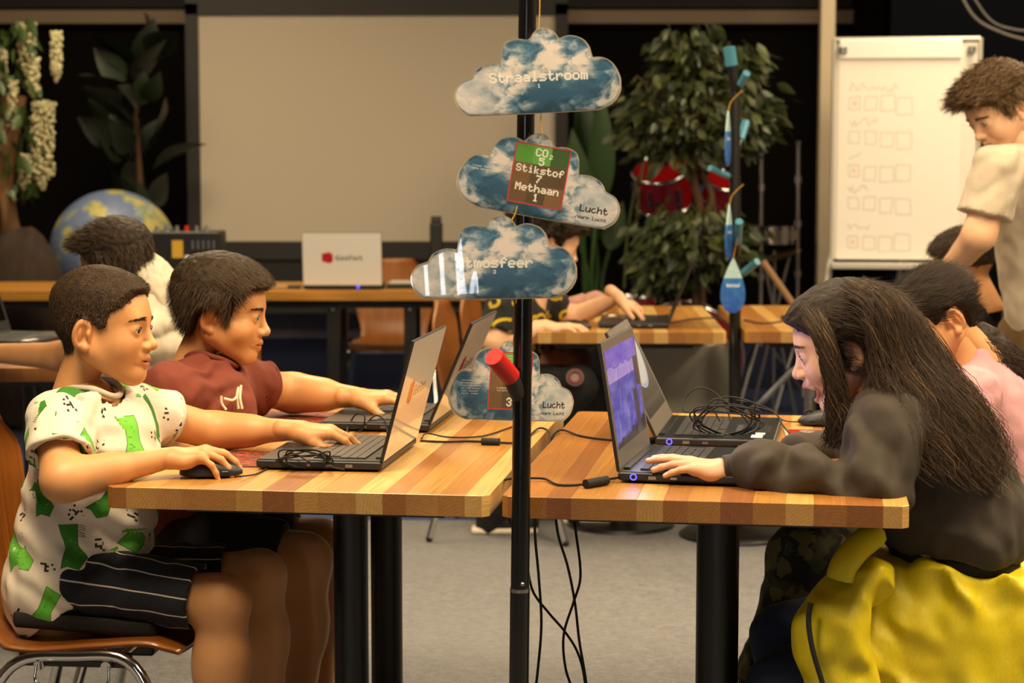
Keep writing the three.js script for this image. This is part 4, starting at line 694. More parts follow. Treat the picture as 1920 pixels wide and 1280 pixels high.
// ops: [f, k] adds, [f, k, 1] cuts away
function field(ops, warp) {
  const n = ops.length, fs = ops.map((o) => o[0]), ks = ops.map((o) => o[1]), cut = ops.map((o) => !!o[2]), bl = ops.map((o) => o[0].ball ?? null);
  return (x, y, z) => {
    let d = 9;
    for (let i = 0; i < n; i++) {
      const b = bl[i], k = ks[i];
      if (b) { const ux = x - b[0], uy = y - b[1], uz = z - b[2], m = b[3] + k + (cut[i] ? -d : d); if (m < 0 || ux * ux + uy * uy + uz * uz > m * m) continue; }
      d = cut[i] ? smax(d, -fs[i](x, y, z), k) : smin(d, fs[i](x, y, z), k);
    }
    return warp ? d + warp(x, y, z) : d;
  };
}
function bounds(pts, m) { const b = new THREE.Box3().setFromPoints(pts); return [b.min.subScalar(m), b.max.addScalar(m)]; }
function meshField(f, lo, hi, h) {
  const nx = Math.ceil((hi.x - lo.x) / h) + 1, ny = Math.ceil((hi.y - lo.y) / h) + 1, nz = Math.ceil((hi.z - lo.z) / h) + 1, B = 6, val = new Float32Array(nx * ny * nz), R = B * h * 0.87 * 1.35 + 0.004;
  for (let bz = 0; bz < nz; bz += B) for (let by = 0; by < ny; by += B) for (let bx = 0; bx < nx; bx += B) {
    const c = f(lo.x + (bx + B / 2) * h, lo.y + (by + B / 2) * h, lo.z + (bz + B / 2) * h), far = Math.abs(c) > R;
    for (let k = bz; k < Math.min(nz, bz + B); k++) for (let j = by; j < Math.min(ny, by + B); j++) for (let i = bx, o = (k * ny + j) * nx + bx; i < Math.min(nx, bx + B); i++, o++) val[o] = far ? c : f(lo.x + i * h, lo.y + j * h, lo.z + k * h);
  }
  const id = new Int32Array(nx * ny * nz).fill(-1), pos = [], C = [0, 1, nx, nx + 1, nx * ny, nx * ny + 1, nx * ny + nx, nx * ny + nx + 1], E = [[0, 1], [2, 3], [4, 5], [6, 7], [0, 2], [1, 3], [4, 6], [5, 7], [0, 4], [1, 5], [2, 6], [3, 7]];
  for (let k = 0; k < nz - 1; k++) for (let j = 0; j < ny - 1; j++) for (let i = 0, o = (k * ny + j) * nx; i < nx - 1; i++, o++) {
    let m = 0; for (let c = 0; c < 8; c++) if (val[o + C[c]] < 0) m |= 1 << c; if (m === 0 || m === 255) continue;
    let sx = 0, sy = 0, sz = 0, n = 0;
    for (const [a, b] of E) { const va = val[o + C[a]], vb = val[o + C[b]]; if ((va < 0) === (vb < 0)) continue; const t = va / (va - vb); sx += (a & 1) + ((b & 1) - (a & 1)) * t; sy += ((a >> 1) & 1) + (((b >> 1) & 1) - ((a >> 1) & 1)) * t; sz += (a >> 2) + ((b >> 2) - (a >> 2)) * t; n++; }
    id[o] = pos.length / 3; pos.push(lo.x + (i + sx / n) * h, lo.y + (j + sy / n) * h, lo.z + (k + sz / n) * h);
  }
  const idx = [], quad = (a, b, c, d, s) => { if (a < 0 || b < 0 || c < 0 || d < 0) return; if (s) idx.push(a, b, c, a, c, d); else idx.push(a, c, b, a, d, c); };
  for (let k = 1; k < nz - 1; k++) for (let j = 1; j < ny - 1; j++) for (let i = 1, o = (k * ny + j) * nx + 1; i < nx - 1; i++, o++) {
    const v = val[o] < 0; if (v !== val[o + 1] < 0) quad(id[o - nx - nx * ny], id[o - nx * ny], id[o], id[o - nx], v); if (v !== val[o + nx] < 0) quad(id[o - 1 - nx * ny], id[o - 1], id[o], id[o - nx * ny], v); if (v !== val[o + nx * ny] < 0) quad(id[o - 1 - nx], id[o - nx], id[o], id[o - 1], v);
  }
  const nor = new Float32Array(pos.length), e = h * 0.6;
  for (let i = 0; i < pos.length; i += 3) { const x = pos[i], y = pos[i + 1], z = pos[i + 2], gx = f(x + e, y, z) - f(x - e, y, z), gy = f(x, y + e, z) - f(x, y - e, z), gz = f(x, y, z + e) - f(x, y, z - e), l = Math.hypot(gx, gy, gz) || 1; nor[i] = gx / l; nor[i + 1] = gy / l; nor[i + 2] = gz / l; }
  let sg = 0; for (let i = 0; i < idx.length; i += 3 * 37) { const [a, b, c] = [idx[i] * 3, idx[i + 1] * 3, idx[i + 2] * 3], ux = pos[b] - pos[a], uy = pos[b + 1] - pos[a + 1], uz = pos[b + 2] - pos[a + 2], vx = pos[c] - pos[a], vy = pos[c + 1] - pos[a + 1], vz = pos[c + 2] - pos[a + 2]; sg += (uy * vz - uz * vy) * nor[a] + (uz * vx - ux * vz) * nor[a + 1] + (ux * vy - uy * vx) * nor[a + 2]; }
  if (sg < 0) for (let i = 0; i < idx.length; i += 3) { const t = idx[i]; idx[i] = idx[i + 1]; idx[i + 1] = t; }
  const g = new THREE.BufferGeometry(); g.setAttribute('position', new THREE.Float32BufferAttribute(pos, 3)); g.setAttribute('normal', new THREE.BufferAttribute(nor, 3)); g.setIndex(idx); return g;
}
function paint(g, f) { const p = g.attributes.position, c = new Float32Array(p.count * 3); for (let i = 0; i < p.count; i++) { const q = f(p.getX(i), p.getY(i), p.getZ(i)); c[i * 3] = q[0]; c[i * 3 + 1] = q[1]; c[i * 3 + 2] = q[2]; } g.setAttribute('color', new THREE.BufferAttribute(c, 3)); return g; }
const lin = (hex) => new THREE.Color(hex).toArray();
const mix3 = (a, b, t) => [lerp(a[0], b[0], t), lerp(a[1], b[1], t), lerp(a[2], b[2], t)];

// ---- head, in its own frame: y up, z towards the face, eyes at y = 0
function headOps({ open = 0, chubby = 0, jaw = 1 } = {}) {
  const E = 0.031, o = [], A = (f, k = 0.02) => o.push([f, k]), S = (f, k = 0.01) => o.push([f, k, 1]), dj = -0.016 * open, bj = -0.012 * open;
  A(ell(V(0, 0.027, -0.013), 0.0715, 0.079, 0.09)); A(ell(V(0, 0.032, 0.034), 0.058, 0.05, 0.049), 0.03); A(ell(V(0, -0.026, 0.028), 0.055, 0.062, 0.054), 0.03);
  for (const s of [-1, 1]) { A(cone(V(s * 0.05, -0.046 + dj * 0.3, -0.006), V(s * 0.014, -0.088 + dj, 0.06 + bj), 0.02 + 0.005 * chubby, 0.017), 0.035); A(ell(V(s * (0.034 + 0.004 * chubby), -0.032, 0.05), 0.026 + 0.006 * chubby, 0.028, 0.027), 0.025); }
  A(ell(V(0, -0.088 + dj, 0.063 + bj), 0.019, 0.015, 0.017), 0.02);
  A(cone(V(-0.028, 0.018, 0.069), V(0.028, 0.018, 0.069), 0.012, 0.012), 0.02);
  for (const s of [-1, 1]) { S(ell(V(s * E, -0.001, 0.095), 0.018, 0.0125, 0.0165), 0.014); A(ell(V(s * E, -0.0005, 0.0705), 0.0165, 0.0145, 0.0148), 0.006); }
  A(cone(V(0, 0.006, 0.078), V(0, -0.027, 0.0965), 0.0075, 0.0098), 0.012); A(ell(V(0, -0.031, 0.0985), 0.0105, 0.009, 0.0095), 0.008);
  for (const s of [-1, 1]) { A(ell(V(s * 0.0125, -0.034, 0.09), 0.0078, 0.0075, 0.009), 0.006); S(ell(V(s * 0.0062, -0.041, 0.093), 0.0035, 0.003, 0.005), 0.003); }
  A(ell(V(0, -0.053, 0.0745), 0.024, 0.013, 0.016), 0.014);
  for (const s of [-1, 1]) { A(cone(V(s * 0.0235, -0.0615, 0.0735), V(0, -0.0565, 0.0888), 0.0042, 0.0066), 0.005); A(cone(V(s * 0.019, -0.0635 + dj * 0.5, 0.0755 + bj * 0.6), V(0, -0.068 + dj * 1.15, 0.0855 + bj), 0.0042, 0.0076), 0.005); }
  if (open) S(ell(V(0, -0.064 + dj * 0.55, 0.086), 0.0125 + 0.004 * open, 0.0045 + 0.0085 * open, 0.021), 0.003); else S(ell(V(0, -0.0622, 0.09), 0.0225, 0.0014, 0.0095), 0.002);
  for (const s of [-1, 1]) S(ell(V(s * (E + 0.0012), -0.0006, 0.0868), 0.0155, 0.0066, 0.0105), 0.0022);
  for (const s of [-1, 1]) {                                        // ears
    const q = new THREE.Quaternion().setFromEuler(new THREE.Euler(0.12, s * -0.5, s * -0.1)), q2 = q.clone(), c = V(s * 0.0775, -0.012, -0.016);
    A(ell(c, 0.0075, 0.031, 0.019, q), 0.005); S(ell(c.clone().add(V(s * 0.0075, -0.001, 0.003)), 0.0075, 0.0225, 0.0125, q2), 0.003); S(ell(c.clone().add(V(s * 0.004, -0.006, 0.006)), 0.007, 0.008, 0.006, q2), 0.003); A(ell(c.clone().add(V(s * 0.001, 0.0, 0.013)), 0.005, 0.008, 0.004, q), 0.004); A(ell(c.clone().add(V(s * 0.003, -0.001, -0.004)), 0.0045, 0.013, 0.0035, q), 0.003); A(ell(c.clone().add(V(0, -0.026, 0.006)), 0.006, 0.008, 0.008), 0.006);
  }
  A(cone(V(0, -0.045, -0.032), V(0, -0.15, -0.062), 0.039, 0.041), 0.016);
  return o;
}
function sampled(f, lo, hi, h) {
  const nx = Math.ceil((hi.x - lo.x) / h) + 1, ny = Math.ceil((hi.y - lo.y) / h) + 1, nz = Math.ceil((hi.z - lo.z) / h) + 1, v = new Float32Array(nx * ny * nz);
  for (let k = 0, o = 0; k < nz; k++) for (let j = 0; j < ny; j++) for (let i = 0; i < nx; i++, o++) v[o] = f(lo.x + i * h, lo.y + j * h, lo.z + k * h);
  return (x, y, z) => {
    const a = clamp((x - lo.x) / h, 0, nx - 1.001), b = clamp((y - lo.y) / h, 0, ny - 1.001), c = clamp((z - lo.z) / h, 0, nz - 1.001), i = a | 0, j = b | 0, k = c | 0, u = a - i, w = b - j, t = c - k, o = (k * ny + j) * nx + i, p = o + nx, q = o + nx * ny, r = q + nx;
    return (1 - t) * ((1 - w) * (v[o] * (1 - u) + v[o + 1] * u) + w * (v[p] * (1 - u) + v[p + 1] * u)) + t * ((1 - w) * (v[q] * (1 - u) + v[q + 1] * u) + w * (v[r] * (1 - u) + v[r + 1] * u));
  };
}
const HEADS = {};
function headSet(key, opt) { if (!HEADS[key]) { const f = field(headOps(opt)), h = opt.h ?? 0.0021; HEADS[key] = { f: sampled(f, V(-0.13, -0.21, -0.2), V(0.13, 0.19, 0.17), 0.0045), g: meshField(f, V(-0.1, -0.16, -0.125), V(0.1, 0.125, 0.125), h), opt }; } return HEADS[key]; }
function frame(at, fwd, roll = 0, s = 1) {
  const z = fwd.clone().normalize(), x = V(0, 1, 0).cross(z).normalize(), y = z.clone().cross(x), m = new THREE.Matrix4().makeBasis(x, y, z);
  m.multiply(new THREE.Matrix4().makeRotationZ(roll)); m.scale(V(s, s, s)); m.setPosition(at); return m;
}
const SKIN = { tan: [0.58, 0.27, 0.1], warm: [0.6, 0.29, 0.12], light: [0.68, 0.39, 0.23] };
M.skin = phys(0xffffff, { vertexColors: true, roughness: 0.5, sheen: 0.15, sheenRoughness: 0.6, sheenColor: new THREE.Color(0.9, 0.6, 0.45) });
M.hair = phys(0xffffff, { vertexColors: true, roughness: 0.62, specularIntensity: 0.35, side: THREE.DoubleSide });
function skinHead(hs, skin) {
  const lip = [skin[0] * 0.82, skin[1] * 0.5, skin[2] * 0.55], red = [skin[0] * 1.0, skin[1] * 0.78, skin[2] * 0.72], op = hs.opt.open ?? 0;
  return paint(hs.g.clone(), (x, y, z) => {
    const n = 1 + 0.05 * fbm(x * 60, y * 60, z * 60, 3); let c = skin.map((v) => v * n);
    c = mix3(c, red, 0.5 * smooth(0.03, 0.0, Math.hypot(Math.abs(x) - 0.04, y + 0.03, z - 0.06)) + 0.45 * smooth(0.066, 0.076, Math.abs(x)) * smooth(0.03, -0.01, Math.abs(y + 0.012) - 0.02));
    const ly = Math.abs(y + 0.0625 + 0.008 * op) / (0.0095 + 0.012 * op), lx = Math.abs(x) / 0.0225; if (z > 0.072 - 0.012 * op) c = mix3(c, lip, 0.8 * smooth(1.1, 0.75, Math.hypot(lx, ly)));
    if (op && Math.hypot(x / 0.014, (y + 0.0725) / 0.013) < 1 && z < 0.079) c = [0.05, 0.012, 0.01];
    return c;
  });
}
function eyesFor(root, m, gaze = V(0, -0.1, 1), dark = [0.035, 0.018, 0.01]) {
  for (const s of [-1, 1]) {
    const g = new THREE.SphereGeometry(0.0128, 28, 40).rotateX(Math.PI / 2), d = gaze.clone().normalize();
    g.applyQuaternion(new THREE.Quaternion().setFromUnitVectors(V(0, 0, 1), d));
    paint(g, (x, y, z) => { const a = Math.acos(clamp((x * d.x + y * d.y + z * d.z) / 0.0128, -1, 1)); return a < 0.2 ? [0.004, 0.004, 0.004] : a < 0.5 ? dark : a < 0.54 ? [0.02, 0.012, 0.01] : [0.62, 0.56, 0.5]; });
    g.translate(s * 0.031, -0.0006, 0.0712).applyMatrix4(m); part('eye', g, M.eye, root);
    const pts = []; for (let i = 0; i <= 8; i++) { const t = i / 8 * 2 - 1; pts.push(V(s * 0.031 + t * 0.0142, 0.0062 * (1 - t * t) - 0.0006 - 0.001 * t * s, 0.0848 - 0.0045 * t * t).applyMatrix4(m)); }
    part('eyelashes', tube(pts, 0.0008, 24, 5), M.lash, root);
  }
}
M.eye = phys(0xffffff, { vertexColors: true, roughness: 0.12, clearcoat: 1, clearcoatRoughness: 0.05 }); M.lash = std(0x120b08, { roughness: 0.8 });
// thin tapered ribbons: list of {pts, w, c}
function ribbons(list) {
  const pos = [], nor = [], col = [], idx = []; const t = V(), a = V(), s = V();
  for (const { pts, w, c, up } of list) {
    const n = pts.length - 1, o = pos.length / 3;
    for (let i = 0; i <= n; i++) {
      t.copy(pts[Math.min(n, i + 1)]).sub(pts[Math.max(0, i - 1)]).normalize(); s.crossVectors(t, up).normalize(); a.crossVectors(s, t).normalize();
      const k = w * (i === n ? 0.15 : 1 - 0.35 * i / n) / 2; for (const e of [-1, 1]) { pos.push(pts[i].x + s.x * k * e, pts[i].y + s.y * k * e, pts[i].z + s.z * k * e); nor.push(a.x + s.x * e * 0.6, a.y + s.y * e * 0.6, a.z + s.z * e * 0.6); col.push(c[0], c[1], c[2]); }
      if (i < n) idx.push(o + i * 2, o + i * 2 + 1, o + i * 2 + 2, o + i * 2 + 1, o + i * 2 + 3, o + i * 2 + 2);
    }
  }
  const g = new THREE.BufferGeometry(); g.setAttribute('position', new THREE.Float32BufferAttribute(pos, 3)); g.setAttribute('normal', new THREE.Float32BufferAttribute(nor, 3)); g.setAttribute('color', new THREE.Float32BufferAttribute(col, 3)); g.setIndex(idx); return g;
}
function join(list) { return mergeGeometries(list.map((g) => { const q = g.clone(); for (const k of Object.keys(q.attributes)) if (!['position', 'normal', 'color'].includes(k)) q.deleteAttribute(k); return q; })); }
function polyDist(P, u, v) { let d = 1e9, s = 1; for (let i = 0, j = P.length - 1; i < P.length; j = i++) { const ex = P[j][0] - P[i][0], ey = P[j][1] - P[i][1], wx = u - P[i][0], wy = v - P[i][1], t = clamp((wx * ex + wy * ey) / (ex * ex + ey * ey)); d = Math.min(d, (wx - ex * t) ** 2 + (wy - ey * t) ** 2); const c1 = v >= P[i][1], c2 = v < P[j][1], c3 = ex * wy > ey * wx; if ((c1 && c2 && c3) || (!c1 && !c2 && !c3)) s = -s; } return s * Math.sqrt(d); }
// hair that follows the skull inside an outline drawn on its side view (z, y); comb(p, n) gives the lie of the hair
function hairCap(root, hs, m, { poly, thick, noise = [40, 0.002], color, count = 5000, len = 0.012, lift = 0.6, comb, w = 0.0011, h = 0.0034, seed = 1, vary = 0.45, taper = 0.014, curl = 0, frontLen = 1 }) {
  const base = (x, y, z) => { const pd = polyDist(poly, z, y); if (pd > 0.03) return pd; const d = hs.f(x, y, z) - thick(x, y, z) * smooth(-0.001, taper, -pd) - 0.0008; return smax(d, pd, 0.004) + noise[1] * fbm(x * noise[0], y * noise[0], z * noise[0], 3); };
  const g = meshField(base, V(-0.125, -0.2, -0.19), V(0.125, 0.18, 0.16), h), R = rng(seed), p = g.attributes.position, n = g.attributes.normal, list = [];
  paint(g, (x, y, z) => { const k = 0.62 + 0.5 * fbm(x * 45, y * 30, z * 45, 3); return color.map((v) => v * k * 0.8); });
  for (let i = 0; i < count; i++) {
    const k = Math.floor(R() * p.count), a = V(p.getX(k), p.getY(k), p.getZ(k)), q = V(n.getX(k), n.getY(k), n.getZ(k)); a.x += (R() - 0.5) * h; a.y += (R() - 0.5) * h; a.z += (R() - 0.5) * h;
    if (hs.f(a.x, a.y, a.z) < 0.0005) continue;
    const d = comb(a, q).addScaledVector(q, lift * (0.5 + R())).normalize(), L = len * (0.55 + 0.7 * R()) * (a.z > 0.055 ? frontLen : 1), j = V(R() - 0.5, R() - 0.5, R() - 0.5), v = 1 - vary / 2 + vary * R(), pts = [a.clone().addScaledVector(q, -0.002)];
    for (let s = 1; s <= 3; s++) { const t = s / 3; pts.push(a.clone().addScaledVector(d, L * t).addScaledVector(j, L * 0.35 * t * t).addScaledVector(q, -lift * L * 0.35 * t * t + curl * Math.sin(t * 4 + i) * L * 0.3)); }
    list.push({ pts, w: w * (0.7 + 0.6 * R()), c: color.map((x) => x * v), up: q });
  }
  const out = join([g, ribbons(list)]).applyMatrix4(m); return part('hair', out, M.hair, root);
}
function brows(root, hs, m, color, { y0 = 0.0165, arch = 0.0055, tilt = 0, w = 0.0008, n = 110, seed = 5 } = {}) {
  const R = rng(seed);
  for (const s of [-1, 1]) { const list = []; for (let i = 0; i < n; i++) {
    const t = R(), x = s * lerp(0.012, 0.05, t), y = y0 + arch * Math.sin(Math.PI * (0.25 + 0.65 * t)) + tilt * (t - 0.5) + (R() - 0.5) * 0.0085 * (1 - 0.6 * t); let z = 0.12; while (z > 0 && hs.f(x, y, z) > 0.0005) z -= 0.0007;
    const a = V(x, y, z + 0.0003), d = V(s * 0.0085, 0.002 * (1 - 2 * t), -0.0022 * (0.4 + t * 1.4)); list.push({ pts: [a, a.clone().addScaledVector(d, 0.5).add(V(0, 0, 0.0008)), a.clone().add(d)], w, c: color.map((v) => v * (0.7 + 0.6 * R())), up: V(0, 0, 1) });
  }
  part('eyebrow', ribbons(list).applyMatrix4(m), M.hair, root); }
}
// ---- hand: wrist, direction of the knuckles, back of the hand; left = 1, right = -1
function handOps(wrist, dir, back, left, pose, s = 1) {
  const d = dir.clone().normalize(), sd = d.clone().cross(back).normalize(), u = sd.clone().cross(d).normalize(), t = sd.clone().multiplyScalar(left), o = [], nails = [];
  const P = (a, b, c) => wrist.clone().addScaledVector(d, a * s).addScaledVector(t, b * s).addScaledVector(u, c * s);
  const K = [[0.07, 0.024, 0.003], [0.073, 0.008, 0.005], [0.069, -0.008, 0.004], [0.062, -0.0225, 0.0]], len = [[0.035, 0.021, 0.017], [0.038, 0.024, 0.018], [0.035, 0.022, 0.017], [0.027, 0.017, 0.015]], rr = [0.0084, 0.0086, 0.0082, 0.0073];
  o.push([cone(P(-0.03, 0, 0), P(0.01, 0, 0), 0.0205 * s, 0.02 * s), 0.02]);
  K.forEach((k, i) => { o.push([cone(P(0.004, k[1] * 0.62, -0.003), P(k[0], k[1], k[2] - 0.003), 0.0135 * s, 0.0108 * s), 0.012]); });
  o.push([ell(P(0.03, -0.016, -0.009), 0.02 * s, 0.013 * s, 0.02 * s), 0.012]);
  pose.fingers.forEach(([spread, a, b, c], i) => {
    let q = P(...K[i]), ang = 0; const sp = rad(spread), f = d.clone().multiplyScalar(Math.cos(sp)).addScaledVector(t, Math.sin(sp));
    [a, b, c].forEach((deg, j) => { ang += rad(deg); const dirn = f.clone().multiplyScalar(Math.cos(ang)).addScaledVector(u, -Math.sin(ang)), e = q.clone().addScaledVector(dirn, len[i][j] * s), r = rr[i] * s; o.push([cone(q, e, r * (1 - j * 0.09), r * (0.91 - j * 0.1)), j ? 0.003 : 0.006]); if (j === 2) nails.push([e.clone().addScaledVector(dirn, -0.003 * s).addScaledVector(f.clone().multiplyScalar(Math.sin(ang)).addScaledVector(u, Math.cos(ang)), r * 0.72), 0.0058 * s]); q = e; });
  });
  const th = pose.thumb, b0 = P(0.014, 0.017, -0.005), b1 = P(...th[0]), b2 = P(...th[1]), b3 = P(...th[2]);
  o.push([cone(b0, b1, 0.0145 * s, 0.0105 * s), 0.014], [cone(b1, b2, 0.0102 * s, 0.0092 * s), 0.005], [cone(b2, b3, 0.0092 * s, 0.0076 * s), 0.004]); nails.push([b3.clone().addScaledVector(u, 0.006 * s), 0.006 * s]);
  return { o, nails, pts: [P(-0.04, 0, 0), P(0.17, 0.06, 0.03), P(0.17, -0.05, -0.05), P(0.05, 0.08, -0.06), P(0.05, -0.05, 0.04)] };
}
function handMesh(h, skin, cell = 0.0032) { const f = field(h.o), [lo, hi] = bounds(h.pts, 0.03), nail = mix3(skin, [0.75, 0.48, 0.36], 0.55); return paint(meshField(f, lo, hi, cell), (x, y, z) => { const n = 1 + 0.06 * fbm(x * 50, y * 50, z * 50, 3); let c = [skin[0] * n, skin[1] * n * 0.97, skin[2] * n * 0.95]; for (const [p, r] of h.nails) { const q = Math.hypot(x - p.x, y - p.y, z - p.z); if (q < r) c = mix3(nail, c, smooth(r * 0.7, r, q)); } return c; }); }
function bodyMesh(ops, pts, skin, h = 0.009, m = 0.12) { const f = field(ops), [lo, hi] = bounds(pts, m); return paint(meshField(f, lo, hi, h), (x, y, z) => { const n = 1 + 0.07 * fbm(x * 14, y * 14, z * 14, 3); return [skin[0] * n, skin[1] * n, skin[2] * n]; }); }
const folds = (amp, fr, s = 0) => (x, y, z) => amp * (n3(x * fr + s, y * fr * 0.55, z * fr) * 0.7 + 0.4 * n3(x * fr * 2.3, y * fr * 1.6 + s, z * fr * 2.3));
// creases radiating around a point, strongest near it
const crease = (c, amp, fr, r, ax) => (x, y, z) => { const dx = x - c.x, dy = y - c.y, dz = z - c.z, q = Math.sqrt(dx * dx + dy * dy + dz * dz); if (q > r) return 0; const t = (dx * ax.x + dy * ax.y + dz * ax.z) * fr; return amp * (1 - q / r) * Math.sin(t + 1.5 * n3(x * 9, y * 9, z * 9)); };
const sumW = (...w) => (x, y, z) => { let s = 0; for (const f of w) s += f(x, y, z); return s; };
function garment(name, root, ops, pts, mat, { h = 0.008, warp, m = 0.13, uv = 1, label } = {}) { const f = field(ops, warp), [lo, hi] = bounds(pts, m); return part(name, boxUV(meshField(f, lo, hi, h), uv), mat, root, label); }
const cuffed = (a, b, ra, rb) => { const d = b.clone().sub(a).normalize(); return clip(cone(a, b.clone().addScaledVector(d, 0.03), ra, rb), b, d); };
// a rolled edge traced on a garment: round an axis at a point, or where an ellipsoid opening meets the cloth
function hemRing(root, f, b, d, mat, r = 0.004, max = 0.14) { const s1 = d.clone().cross(Math.abs(d.y) > 0.9 ? V(1, 0, 0) : V(0, 1, 0)).normalize(), s2 = s1.clone().cross(d), pts = []; for (let i = 0; i < 36; i++) { const a = i / 36 * 6.2832, u = s1.clone().multiplyScalar(Math.cos(a)).addScaledVector(s2, Math.sin(a)), o = b.clone().addScaledVector(d, -0.006); let t = max; while (t > 0.02 && f(o.x + u.x * t, o.y + u.y * t, o.z + u.z * t) > 0) t -= 0.001; pts.push(b.clone().addScaledVector(d, -0.001).addScaledVector(u, t - r * 0.6)); } part('hem', new THREE.TubeGeometry(new THREE.CatmullRomCurve3(pts, true), 72, r, 7, true), mat, root); }
function neckRing(root, f, c, rx, ry, rz, mat, r = 0.006) { const pts = []; for (let i = 0; i < 40; i++) { const a = i / 40 * 6.2832; let e = -1.5, p = V(); for (; e < 1.2; e += 0.02) { p.set(c.x + rx * Math.cos(e) * Math.cos(a), c.y + ry * Math.sin(e), c.z + rz * Math.cos(e) * Math.sin(a)); if (f(p.x, p.y, p.z) > 0) break; } pts.push(p.clone()); } const sm = pts.map((p, i) => { const q = V(); for (let k = -2; k <= 2; k++) q.add(pts[(i + k + 40) % 40]); return q.multiplyScalar(0.2); }); part('collar', new THREE.TubeGeometry(new THREE.CatmullRomCurve3(sm, true), 80, r, 9, true), mat, root); }
const REST = { fingers: [[6, 12, 22, 14], [1, 12, 24, 14], [-4, 14, 24, 14], [-10, 16, 24, 14]], thumb: [[0.04, 0.034, -0.012], [0.066, 0.046, -0.018], [0.086, 0.05, -0.022]] };
// ------------------------------------------------------------------ cloth
const weave = tex(256, 256, (u, v) => { const k = 232 + 20 * tile((a, b) => fbm(a, b * 0.4, 3, 3), u, v, 60) + 8 * tile((a, b) => n3(a, b, 9), u, v, 110); return [k, k, k]; });
const cloth = (c, o = {}) => phys(c, { map: weave, roughness: 0.9, sheen: 0.3, sheenRoughness: 0.7, sheenColor: new THREE.Color(c).multiplyScalar(0.5), ...o });
const shirtA = phys(0xffffff, { roughness: 0.9, map: canvasTex(1024, 1024, (x, w) => {
  const r = rng(17); x.fillStyle = '#d3c7b4'; x.fillRect(0, 0, w, w);
  for (let i = 0; i < 5000; i++) { x.fillStyle = r() > 0.5 ? 'rgba(255,250,240,0.1)' : 'rgba(120,105,85,0.08)'; x.fillRect(r() * w, r() * w, 2 + r() * 14, 1.5); }
  const greens = ['#3f8f1f', '#57a82c', '#2f7518', '#6cbb3a'], wrap = (f) => { for (const dx of [-w, 0, w]) for (const dy of [-w, 0, w]) { x.save(); x.translate(dx, dy); f(); x.restore(); } };
  for (let gy = 0; gy < 4; gy++) for (let gx = 0; gx < 4; gx++) {
    const cx = (gx + 0.5 + (gy % 2 ? 0.35 : -0.1) + (r() - 0.5) * 0.2) * w / 4, cy = (gy + 0.5 + (r() - 0.5) * 0.25) * w / 4, a = (r() - 0.5) * 2.2, k = 0.85 + r() * 0.35, L = 92 * k, W = 36 * k, seed = Math.floor(r() * 999), bend = (r() - 0.5) * 40;
    wrap(() => { const q = rng(seed); x.translate(cx, cy); x.rotate(a); x.beginPath(); [[-W, -L], [W * 0.9, -L * 0.92], [W * 0.8 + bend * 0.3, 0], [W * 1.5 + bend * 0.3, L * 0.55], [W * 0.7, L], [-W * 0.5, L * 0.8], [-W * 1.3, L * 0.9], [-W * 0.7 + bend * 0.3, L * 0.1]].forEach((p, i) => (i ? x.lineTo(...p) : x.moveTo(...p))); x.closePath(); x.fillStyle = greens[seed % 4]; x.fill(); x.save(); x.clip(); for (let i = 0; i < 70; i++) { x.fillStyle = ['rgba(24,70,12,0.35)', 'rgba(140,210,80,0.3)', 'rgba(60,140,30,0.4)'][Math.floor(q() * 3)]; x.fillRect((q() - 0.5) * W * 3.4, (q() - 0.5) * L * 2.2, 3 + q() * 12, 3 + q() * 6); } x.restore(); x.lineWidth = 2.2; x.strokeStyle = '#1f4a12'; x.stroke(); });
    const sx = cx + w / 8 * (0.8 + 0.4 * r()), sy = cy + w / 8 * (r() - 0.3), sd = Math.floor(r() * 999), sa = r() * 3;
    wrap(() => { const q = rng(sd); x.translate(sx, sy); x.rotate(sa); x.fillStyle = '#231f1b'; for (let i = 0; i < 7; i++) for (let j = 0; j < 5; j++) if (q() > 0.55 + 0.1 * Math.hypot(i - 3, j - 2)) x.fillRect((i - 3.5) * 10, (j - 2.5) * 10, 10, 10); });
    if ((gx + gy) % 2) wrap(() => { const q = rng(sd + 3); x.translate(cx - w / 9, cy + w / 9); x.strokeStyle = '#3a342c'; x.lineWidth = 2.4; x.beginPath(); for (let i = 0; i < 6; i++) { const y = i * 9; x.moveTo(-26 + q() * 8, y); x.lineTo(0 + q() * 10, y - 7); x.lineTo(26, y + q() * 6); } x.stroke(); });
  }
}, true) });
const denim = cloth(0x26304a), darkCloth = cloth(0x0d0c0e), rust = cloth(0x7a3420), greyHood = cloth(0x42392f), yellow = phys(0xdec800, { roughness: 0.6, map: weave, sheen: 0.2, sheenRoughness: 0.5, sheenColor: new THREE.Color(0.6, 0.5, 0.1) }), pink = cloth(0xd09aa0), puffer = phys(0xc2b59f, { roughness: 0.55, sheen: 0.3, sheenRoughness: 0.5, sheenColor: new THREE.Color(0.5, 0.45, 0.4) }), beige = cloth(0xcdbda6), khaki = cloth(0x6d5230);
const camo = phys(0xffffff, { roughness: 0.92, map: tex(512, 512, (u, v) => { const n = tile((a, b) => fbm(a, b, 3, 3), u, v, 5), m = tile((a, b) => fbm(a, b, 11, 3), u, v, 7); return n > 0.14 ? [92, 86, 42] : m > 0.1 ? [58, 58, 30] : [30, 28, 20]; }) });
const UP = V(0, 1, 0), fwdOf = (R, L) => UP.clone().cross(R.clone().sub(L)).setY(0).normalize();
const dirOf = (deg, pitch) => V(Math.cos(rad(deg)) * Math.cos(rad(pitch)), -Math.sin(rad(pitch)), Math.sin(rad(deg)) * Math.cos(rad(pitch)));   // deg 0 faces +x, 90 faces the camera side
function person(label, pos) { const t = thing('person', label, 'person'); return t; }
